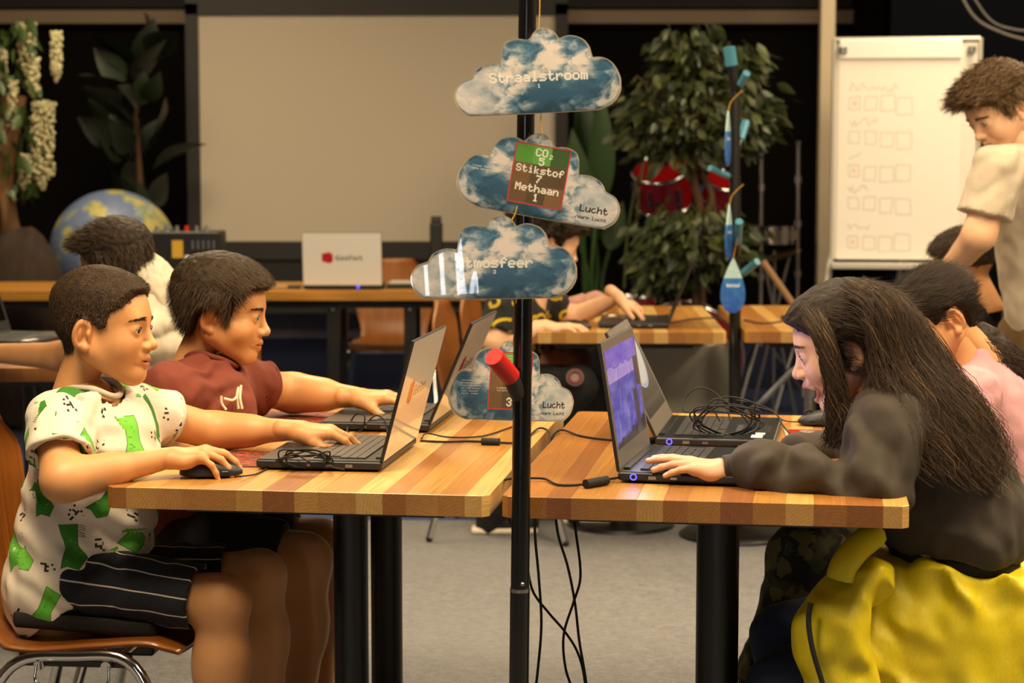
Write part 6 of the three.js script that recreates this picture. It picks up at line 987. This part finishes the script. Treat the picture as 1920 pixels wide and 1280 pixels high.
// girl in pink
{
  const P = person('girl in pink shirt with dark hair tied back'), sk = SKIN.warm, hd = J(1748, 596, 4.42), hm = frame(hd, dirOf(180 - 14, 30), rad(4), 1.0), hs = headSet('g', { h: 0.003 });
  const sL = J(1822, 740, 4.3), sR = J(1850, 735, 4.6), f = fwdOf(sR, sL), chest = J(1862, 800, 4.45), pel = J(1925, 965, 4.45), neck = J(1800, 668, 4.44), eL = J(1800, 850, 4.24), wL = J(1690, 842, 4.3);
  part('body', join([bodyMesh([[cone(J(1786, 636, 4.43), chest, 0.046, 0.08), 0.03], [flat(chest, pel, 0.11, 0.12, f, 1.3), 0.04], ...limb(sL, eL, wL, 0.042, 0.036, 0.022)], [neck, sL, wL, pel], sk, 0.012), skinHead(hs, sk).applyMatrix4(hm), handMesh(handOps(wL, V(-1, -0.1, 0), UP, 1, REST, 0.95), sk, 0.005)]), M.skin, P);
  eyesFor(P, hm); brows(P, hs, hm, [0.03, 0.02, 0.012]);
  hairCap(P, hs, hm, { poly: [[0.1, 0.066], [0.083, 0.06], [0.06, 0.04], [0.036, 0.024], [0.026, -0.004], [0.012, -0.002], [-0.002, 0.016], [-0.032, 0.014], [-0.046, -0.014], [-0.05, -0.055], [-0.07, -0.065], [-0.16, -0.06], [-0.16, 0.17], [0.08, 0.17], [0.12, 0.09]], thick: (x, y, z) => 0.008 - 0.006 * smooth(0.004, 0.0, Math.abs(x - 0.004)) * smooth(0.02, 0.05, z), noise: [40, 0.0012], color: [0.026, 0.016, 0.01], count: 9000, len: 0.05, lift: 0.0, w: 0.0008, comb: (p, n) => V(p.x * 8 * (p.z > 0 ? 1 : -1), -0.15, -1).projectOnPlane(n), seed: 12, vary: 0.8, h: 0.004 });
  const c = new THREE.CatmullRomCurve3([J(1812, 622, 4.45), J(1842, 650, 4.47), J(1876, 690, 4.48), J(1905, 740, 4.48), J(1915, 770, 4.48)]), R = rng(33), ops = [], st = [], col = [0.03, 0.018, 0.012];
  for (let k = 0; k < 8; k++) ops.push([cone(c.getPoint(k / 8), c.getPoint((k + 1) / 8), 0.022 + 0.03 * Math.sin(Math.PI * (k + 0.6) / 9), 0.022 + 0.03 * Math.sin(Math.PI * (k + 1.6) / 9.2)), 0.02]);
  const vol = paint(meshField(field(ops, (x, y, z) => 0.008 * fbm(x * 24, y * 24, z * 24, 3)), ...bounds(c.getPoints(8), 0.09), 0.007), (x, y, z) => col.map((v) => v * (0.7 + 0.5 * fbm(x * 60, y * 30, z * 60, 2))));
  for (let i = 0; i < 1300; i++) { const t0 = R() * 0.5, a = R() * 6.28, r = 0.05 * Math.sqrt(R()), ph = R() * 6, pts = []; for (let k = 0; k <= 7; k++) { const u = Math.min(1, t0 + 0.5 * k / 7), p = c.getPoint(u), w = r * (0.5 + Math.sin(Math.PI * Math.min(1, u + 0.06))); pts.push(p.add(V(Math.cos(a) * w + 0.008 * Math.sin(u * 18 + ph), 0.008 * Math.cos(u * 16 + ph), Math.sin(a) * w))); } const v = 0.6 + 1.1 * R(); st.push({ pts, w: 0.0018, c: col.map((x) => x * v), up: V(0, 0.2, 1) }); }
  part('ponytail', join([vol, ribbons(st)]), M.hair, P, 'thick brown wavy ponytail');
  part('earring', new THREE.TorusGeometry(0.006, 0.0012, 8, 18).translate(-0.081, -0.05, -0.008).applyMatrix4(hm), M.chrome, P);
  garment('shirt', P, [[flat(chest, pel, 0.125, 0.135, f, 1.2), 0.05], [cone(sL, sR, 0.058, 0.058), 0.05], [cuffed(sL, sL.clone().lerp(eL, 0.7), 0.06, 0.068), 0.03], [cone(neck.clone().add(V(0.03, -0.02, 0)), chest, 0.06, 0.1), 0.04], [ell(neck.clone().add(V(-0.01, 0.01, 0)), 0.055, 0.05, 0.056), 0.01, 1], [(x, y, z) => y - (pel.y - 0.02), 0.004, 1]], [sL, sR, pel, eL], pink, { h: 0.009, m: 0.16, uv: 4, warp: folds(0.006, 11, 2) });
  const hL = J(1895, 985, 4.35), kL = J(1512, 1046, 4.26), aL = J(1440, 1260, 4.3), hR = J(1900, 985, 4.55), kR = J(1545, 1020, 4.5), aR = J(1500, 1380, 4.5);
  garment('trousers', P, [[cone(hL, kL, 0.1, 0.075), 0.04], [cone(kL, aL, 0.078, 0.062), 0.04], [cone(aL, V(aL.x, 0.08, aL.z), 0.06, 0.05), 0.03], [cone(hR, kR, 0.1, 0.075), 0.04], [cone(kR, aR, 0.075, 0.06), 0.04], [ell(pel, 0.14, 0.1, 0.15), 0.04]], [hL, kL, aL, kR, aR, V(aL.x, 0.08, aL.z), pel], camo, { h: 0.011, m: 0.15, uv: 1 / 0.5, warp: folds(0.007, 10, 6), label: 'dark olive camouflage trousers' });
  shoe(P, aL, V(-1, 0, 0)); shoe(P, aR, V(-1, 0, 0));
  shellChair('brown shell chair under girl in pink shirt', V(pel.x + 0.02, 0, pel.z), rad(-90), {});
}
// boy in the puffer vest
{
  const P = person('boy in cream puffer vest facing the left table'), sk = SKIN.warm, hd = J(216, 498, 5.42), hm = frame(hd, dirOf(180 + 25, 12), rad(-3), 1.0), hs = headSet('g', { h: 0.003 });
  const sL = J(245, 628, 5.28), sR = J(290, 620, 5.6), f = fwdOf(sR, sL), chest = J(272, 670, 5.44), pel = J(290, 850, 5.46), eL = J(112, 668, 5.5), wL = J(-45, 660, 5.62);
  const kL = J(150, 900, 5.34), aL = J(160, 1190, 5.36), kR = J(160, 890, 5.62), aR = J(170, 1160, 5.62);
  part('body', join([bodyMesh([[cone(J(232, 550, 5.44), chest, 0.046, 0.09), 0.03], [flat(chest, pel, 0.11, 0.12, f, 1.3), 0.04], ...limb(sL, eL, wL, 0.046, 0.04, 0.024), ...limb(sR, J(200, 690, 5.75), J(60, 672, 5.85), 0.045, 0.04, 0.024)], [chest, sL, sR, eL, wL, pel], sk, 0.012), skinHead(hs, sk).applyMatrix4(hm), handMesh(handOps(wL, V(-1, 0, -0.2), UP, 1, REST, 1), sk, 0.006)]), M.skin, P);
  hairCap(P, hs, hm, { poly: FULL, thick: (x, y, z) => 0.012 + 0.016 * smooth(0.0, 0.09, y) + 0.012 * smooth(0.04, 0.09, z) * smooth(0.04, 0.07, y), noise: [50, 0.004], color: [0.045, 0.028, 0.015], count: 4200, len: 0.022, lift: 0.3, w: 0.0018, comb: (p, n) => V(0, p.y > 0.05 ? 0.1 : -0.8, p.y > 0.05 ? 0.9 : 0), seed: 21, h: 0.0042 });
  const ax = pel.clone().sub(chest).normalize(), quilt = (x, y, z) => { const t = (x - chest.x) * ax.x + (y - chest.y) * ax.y + (z - chest.z) * ax.z; return -0.014 * Math.abs(Math.sin(t * Math.PI / 0.078)) + 0.006 + 0.003 * n3(x * 18, y * 18, z * 18); };
  garment('puffer_vest', P, [[flat(chest.clone().add(V(0, 0.06, 0)), pel, 0.14, 0.15, f, 1.1), 0.05], [cone(sL, sR, 0.085, 0.085), 0.05], [ell(J(245, 655, 5.2), 0.05, 0.07, 0.05), 0.02, 1]], [chest, pel, sL, sR], puffer, { h: 0.009, m: 0.2, warp: quilt, uv: 4 });
  const hc = J(288, 528, 5.46); garment('hood', P, [[ell(hc, 0.1, 0.06, 0.115, new THREE.Quaternion().setFromAxisAngle(V(0, 0, 1), -1.0)), 0.02], [ell(J(318, 565, 5.46), 0.045, 0.07, 0.1), 0.03], [ell(J(245, 512, 5.44), 0.06, 0.06, 0.075), 0.02, 1]], [hc, J(320, 590, 5.46), J(260, 500, 5.46)], puffer, { h: 0.008, m: 0.12, warp: sumW(folds(0.006, 20, 3), crease(hc, 0.005, 120, 0.12, V(0.7, 0.7, 0).normalize())), uv: 4, label: 'thick quilted hood lying on the back' });
  garment('trousers', P, [[cone(pel.clone().add(V(0, -0.02, 0.08)), kL, 0.09, 0.065), 0.04], [cone(kL, aL, 0.062, 0.05), 0.03], [cone(pel.clone().add(V(0, -0.02, -0.08)), kR, 0.09, 0.065), 0.04], [cone(kR, aR, 0.062, 0.05), 0.03], [ell(pel, 0.13, 0.1, 0.14), 0.04]], [pel, kL, aL, aR], darkCloth, { h: 0.012, m: 0.16, uv: 4, warp: folds(0.005, 12, 1) });
  shoe(P, aL, V(-1, 0, 0)); shoe(P, aR, V(-1, 0, 0));
  shellChair('brown shell chair under boy in puffer vest', V(pel.x + 0.02, 0, pel.z), rad(-90), { pad: false });
}
// boy in black and yellow at the farther table, and the child in pink beside him
{
  const P = person('curly-haired boy in black shirt with yellow ovals'), sk = SKIN.light, hd = J(1034, 452, 7.05), hm = frame(hd, dirOf(-8, 22), 0, 1.02), hs = headSet('g', { h: 0.003 });
  const sR = J(945, 572, 6.88), sL = J(1015, 566, 7.2), f = fwdOf(sR, sL), chest = J(972, 612, 7.05), pel = J(940, 725, 7.08), eR = J(926, 640, 6.84), wR = J(1022, 612, 6.9), eL = J(1075, 596, 7.25), wL = J(1158, 556, 7.15);
  const kR = J(1085, 722, 6.95), kL = J(1090, 722, 7.2), aR = J(915, 985, 7.1), aL = J(1075, 975, 7.3);
  const HR = handOps(wR, V(1, -0.02, 0), UP, -1, { fingers: [[4, 6, 24, 20], [0, 6, 24, 20], [-6, 10, 26, 20], [-13, 16, 26, 16]], thumb: REST.thumb }, 1.1), HL = handOps(wL, V(0.75, -0.6, 0.15), V(0.6, 0.8, 0), 1, { fingers: [[6, 10, 16, 10], [1, 14, 18, 10], [-5, 22, 24, 14], [-12, 28, 26, 16]], thumb: REST.thumb }, 1.1);
  part('body', join([bodyMesh([[cone(J(1012, 505, 7.05), chest, 0.05, 0.08), 0.03], [flat(chest, pel, 0.11, 0.12, f, 1.3), 0.04], ...limb(sR, eR, wR, 0.05, 0.044, 0.026), ...limb(sL, eL, wL, 0.05, 0.042, 0.025)], [chest, sR, sL, eR, wR, wL, pel], sk, 0.011), skinHead(hs, sk).applyMatrix4(hm), handMesh(HR, sk, 0.005), handMesh(HL, sk, 0.005)]), M.skin, P);
  eyesFor(P, hm); hairCap(P, hs, hm, { poly: FULL, thick: (x, y, z) => 0.026 + 0.01 * smooth(0, 0.08, y), noise: [34, 0.012], color: [0.034, 0.02, 0.012], count: 3600, len: 0.02, lift: 0.7, w: 0.002, comb: (p, n) => V(Math.sin(p.y * 90), Math.cos(p.z * 80), Math.sin(p.x * 90)), seed: 27, curl: 1, h: 0.0045 });
  const bt = phys(0xffffff, { roughness: 0.85, map: canvasTex(512, 512, (x, w) => { x.fillStyle = '#121110'; x.fillRect(0, 0, w, w); const r = rng(6); for (let i = 0; i < 3; i++) for (let j = 0; j < 4; j++) { x.save(); x.translate((i + (j % 2 ? 0.5 : 0)) * w / 3 + 50, j * w / 4 + 50); x.rotate((r() - 0.5) * 0.5); x.lineWidth = 15; x.strokeStyle = '#b99a12'; x.beginPath(); x.ellipse(0, 0, 58, 34, 0, 0, 7); x.stroke(); x.restore(); } }, true) });
  garment('shirt', P, [[flat(chest, pel, 0.12, 0.13, f, 1.2), 0.05], [cone(sR, sL, 0.058, 0.058), 0.05], [cuffed(sR, sR.clone().lerp(eR, 0.75), 0.062, 0.07), 0.03], [cuffed(sL, sL.clone().lerp(eL, 0.6), 0.06, 0.064), 0.03], [ell(J(1014, 510, 7.05), 0.06, 0.05, 0.06), 0.01, 1]], [sR, sL, pel, eR, eL], bt, { h: 0.01, m: 0.15, uv: 1 / 0.36, warp: folds(0.005, 12, 3) });
  garment('trousers', P, [[cone(pel.clone().add(V(0, 0, 0.08)), kR, 0.085, 0.066), 0.04], [cone(kR, aR, 0.06, 0.045), 0.03], [cone(pel.clone().add(V(0, 0, -0.08)), kL, 0.085, 0.066), 0.04], [cone(kL, aL, 0.06, 0.045), 0.03], [ell(pel, 0.12, 0.1, 0.14), 0.04]], [pel, kR, kL, aR, aL], darkCloth, { h: 0.012, m: 0.15, uv: 4, warp: folds(0.005, 12, 4) });
  const pa = J(1078, 708, 6.86); part('patch', [cyl(0.03, 0.03, 0.006, 0, 0, 0, 28).rotateX(1.2).translate(pa.x, pa.y, pa.z)], std(0x6a5c55), P, 'round pale patch'); part('patch_ring', new THREE.TorusGeometry(0.021, 0.007, 8, 28).rotateX(-0.37).translate(pa.x, pa.y + 0.002, pa.z + 0.004), std(0x5a1412), P, 'red ring on the patch');
  for (const a of [aR, aL]) { shoe(P, a, V(1, 0, 0), M.rubber); part('shoe_sole', box(0.24, 0.022, 0.085, a.x + 0.06, 0.012, a.z, 0.01), std(0xd7cbb5), P, 'pale rubber sole'); }
}
{
  const P = person('child in pink sleeves behind the black-and-yellow shirt boy'), sk = SKIN.light, hd = J(1000, 420, 7.95), hm = frame(hd, dirOf(5, 20), 0, 1), hs = headSet('g', { h: 0.003 });
  const sR = J(985, 560, 7.75), sL = J(1015, 555, 8.05), f = fwdOf(sR, sL), chest = J(990, 600, 7.9), pel = J(970, 690, 7.92), eR = J(1050, 590, 7.6), wR = J(1128, 562, 7.55), kR = J(1075, 682, 7.75);
  part('body', join([bodyMesh([[cone(J(992, 480, 7.93), chest, 0.046, 0.08), 0.03], [flat(chest, pel, 0.11, 0.12, f, 1.3), 0.04], ...limb(sR, eR, wR, 0.045, 0.04, 0.026)], [chest, sR, wR, pel], sk, 0.014), skinHead(hs, sk).applyMatrix4(hm), handMesh(handOps(wR, V(1, -0.12, 0.1), V(0.1, 1, 0.2), -1, REST, 1.15), sk, 0.006)]), M.skin, P);
  hairCap(P, hs, hm, { poly: FULL, thick: () => 0.02, noise: [40, 0.005], color: [0.04, 0.025, 0.015], count: 1200, len: 0.02, lift: 0.3, w: 0.002, comb: () => V(0, -1, 0), seed: 29, h: 0.006 });
  garment('jumper', P, [[flat(chest, pel, 0.125, 0.135, f, 1.2), 0.05], [cone(sR, sL, 0.065, 0.065), 0.05], [cone(sR, eR, 0.065, 0.06), 0.03], [cone(eR, wR.clone().lerp(eR, 0.1), 0.055, 0.04), 0.03]], [sR, sL, pel, wR], cloth(0xb98878), { h: 0.011, m: 0.15, uv: 4, warp: folds(0.009, 22, 3) });
  garment('trousers', P, [[cone(pel.clone().add(V(0, -0.02, 0.07)), kR, 0.085, 0.07), 0.04], [cone(kR, J(1050, 860, 7.75), 0.066, 0.05), 0.03], [cone(pel.clone().add(V(0, -0.02, -0.07)), kR.clone().add(V(0, 0, -0.2)), 0.085, 0.07), 0.04], [cone(kR.clone().add(V(0, 0, -0.2)), J(1050, 850, 8), 0.066, 0.05), 0.03]], [pel, kR, J(1050, 870, 7.75), J(1050, 870, 8)], cloth(0x8a5f50), { h: 0.013, m: 0.15, uv: 4, warp: folds(0.006, 14, 3) });
}
// short-haired boy and the man at the table beyond
{
  const P = person('short-haired boy in black shirt, back to the room'), sk = SKIN.warm, hd = J(1806, 500, 6.3), hm = frame(hd, dirOf(180 + 38, 14), 0, 1.02), hs = headSet('g', { h: 0.003 });
  const sL = J(1800, 600, 6.2), sR = J(1880, 592, 6.42), f = fwdOf(sR, sL), chest = J(1848, 640, 6.32), pel = J(1860, 800, 6.34), eL = J(1775, 690, 6.25), wL = J(1690, 690, 6.5);
  part('body', join([bodyMesh([[cone(J(1824, 545, 6.32), chest, 0.05, 0.085), 0.03], [flat(chest, pel, 0.11, 0.12, f, 1.3), 0.04], ...limb(sL, eL, wL, 0.045, 0.04, 0.025)], [chest, sL, sR, wL, pel], sk, 0.013), skinHead(hs, sk).applyMatrix4(hm)]), M.skin, P);
  hairCap(P, hs, hm, { poly: FULL.map((p) => [p[0], p[1] < 0 ? p[1] * 0.3 + 0.004 : p[1]]), thick: (x, y, z) => 0.003 + 0.018 * smooth(0.02, 0.07, y), noise: [60, 0.003], color: [0.06, 0.036, 0.02], count: 3000, len: 0.016, lift: 0.6, w: 0.0017, comb: (p, n) => V(0, -0.4, 0.5), seed: 35, h: 0.0042 });
  garment('shirt', P, [[flat(chest, pel, 0.125, 0.13, f, 1.2), 0.05], [cone(sL, sR, 0.062, 0.062), 0.05], [cuffed(sL, sL.clone().lerp(eL, 0.7), 0.062, 0.068), 0.03], [ell(J(1820, 548, 6.32), 0.055, 0.045, 0.056), 0.01, 1]], [sL, sR, pel, eL], darkCloth, { h: 0.011, m: 0.15, uv: 4, warp: folds(0.005, 12, 3) });
  garment('trousers', P, [[ell(pel, 0.14, 0.1, 0.14), 0.04], [cone(pel, J(1700, 830, 6.3), 0.1, 0.07), 0.04], [cone(J(1700, 830, 6.3), J(1705, 1080, 6.3), 0.065, 0.05), 0.03], [cone(pel, J(1725, 820, 6.55), 0.1, 0.07), 0.04], [cone(J(1725, 820, 6.55), J(1728, 1040, 6.55), 0.065, 0.05), 0.03]], [pel, J(1700, 830, 6.3), J(1705, 1080, 6.3), J(1728, 1040, 6.55)], darkCloth, { h: 0.014, m: 0.16, uv: 4 });
  shellChair('wooden shell chair under short-haired boy in black shirt', V(pel.x - 0.08, 0, pel.z - 0.1), rad(-128), { pad: false, mat: M.ply2 });
}
{
  const P = person('man in beige shirt bending over by the flip chart'), sk = SKIN.light, hd = J(1872, 206, 5.95), hm = frame(hd, dirOf(180 - 22, 33), rad(4), 1.04), hs = headSet('m', { h: 0.003, jaw: 1.2 });
  const sL = J(1872, 318, 5.82), sR = J(1962, 312, 6.12), f = fwdOf(sR, sL), chest = J(1935, 370, 6.0), pel = J(1968, 610, 6.05), eL = J(1836, 440, 5.8), wL = J(1770, 520, 6.0), neck = J(1905, 268, 5.98);
  part('body', join([bodyMesh([[cone(neck, chest, 0.058, 0.1), 0.03], [flat(chest, pel, 0.14, 0.14, f, 1.35), 0.04], ...limb(sL, eL, wL, 0.056, 0.048, 0.032), ...limb(sR, J(1960, 440, 6.25), J(1900, 560, 6.3), 0.056, 0.046, 0.03)], [neck, sL, sR, eL, wL, pel], sk, 0.012), skinHead(hs, sk).applyMatrix4(hm), handMesh(handOps(wL, V(-0.4, -1, 0), V(-1, 0.3, 0.4), 1, REST, 1.25), sk, 0.006)]), M.skin, P);
  eyesFor(P, hm, V(0, -0.3, 1)); brows(P, hs, hm, [0.08, 0.045, 0.02], { w: 0.0016 });
  hairCap(P, hs, hm, { poly: FULL.map((p) => [p[0], p[1]]), thick: (x, y, z) => 0.014 + 0.02 * smooth(0.02, 0.08, y) + 0.008 * smooth(0.05, 0.09, z), noise: [36, 0.007], color: [0.12, 0.07, 0.032], count: 5200, len: 0.028, lift: 0.3, w: 0.0018, comb: (p, n) => V(p.x, p.y > 0.05 ? 0.1 : -0.8, p.y > 0.05 ? 0.9 : -0.1), seed: 44, curl: 0.8, h: 0.0042 });
  garment('shirt', P, [[flat(chest, pel, 0.16, 0.155, f, 1.25), 0.05], [cone(sL, sR, 0.07, 0.07), 0.05], [cuffed(sL, sL.clone().lerp(eL, 0.72), 0.072, 0.08), 0.03], [cuffed(sR, sR.clone().lerp(J(1960, 440, 6.25), 0.72), 0.072, 0.08), 0.03], [ell(neck.clone().add(V(-0.012, 0.01, 0)), 0.066, 0.06, 0.068), 0.01, 1]], [sL, sR, pel, eL], beige, { h: 0.01, m: 0.2, uv: 4, warp: sumW(folds(0.007, 9, 3), crease(sL, 0.006, 80, 0.2, V(0.6, -0.8, 0).normalize())) });
  garment('trousers', P, [[ell(pel.clone().add(V(0, -0.04, 0)), 0.16, 0.13, 0.17), 0.04], [cone(pel.clone().add(V(0, -0.05, 0.09)), J(1950, 850, 5.84), 0.1, 0.075), 0.04], [cone(J(1950, 850, 5.84), J(1965, 1120, 5.84), 0.075, 0.06), 0.03], [cone(pel.clone().add(V(0, -0.05, -0.09)), J(1975, 840, 6.0), 0.1, 0.075), 0.04], [cone(J(1975, 840, 6.0), J(1980, 1100, 6.0), 0.075, 0.06), 0.03]], [pel, J(1950, 850, 5.84), J(1965, 1120, 5.84), J(1980, 1105, 6.0)], khaki, { h: 0.013, m: 0.19, uv: 4, warp: folds(0.006, 10, 3) });
  for (const a of [J(1965, 1120, 5.84), J(1980, 1100, 6.0)]) shoe(P, a, V(-1, 0, 0.2));
}
renderer.render(scene, camera);
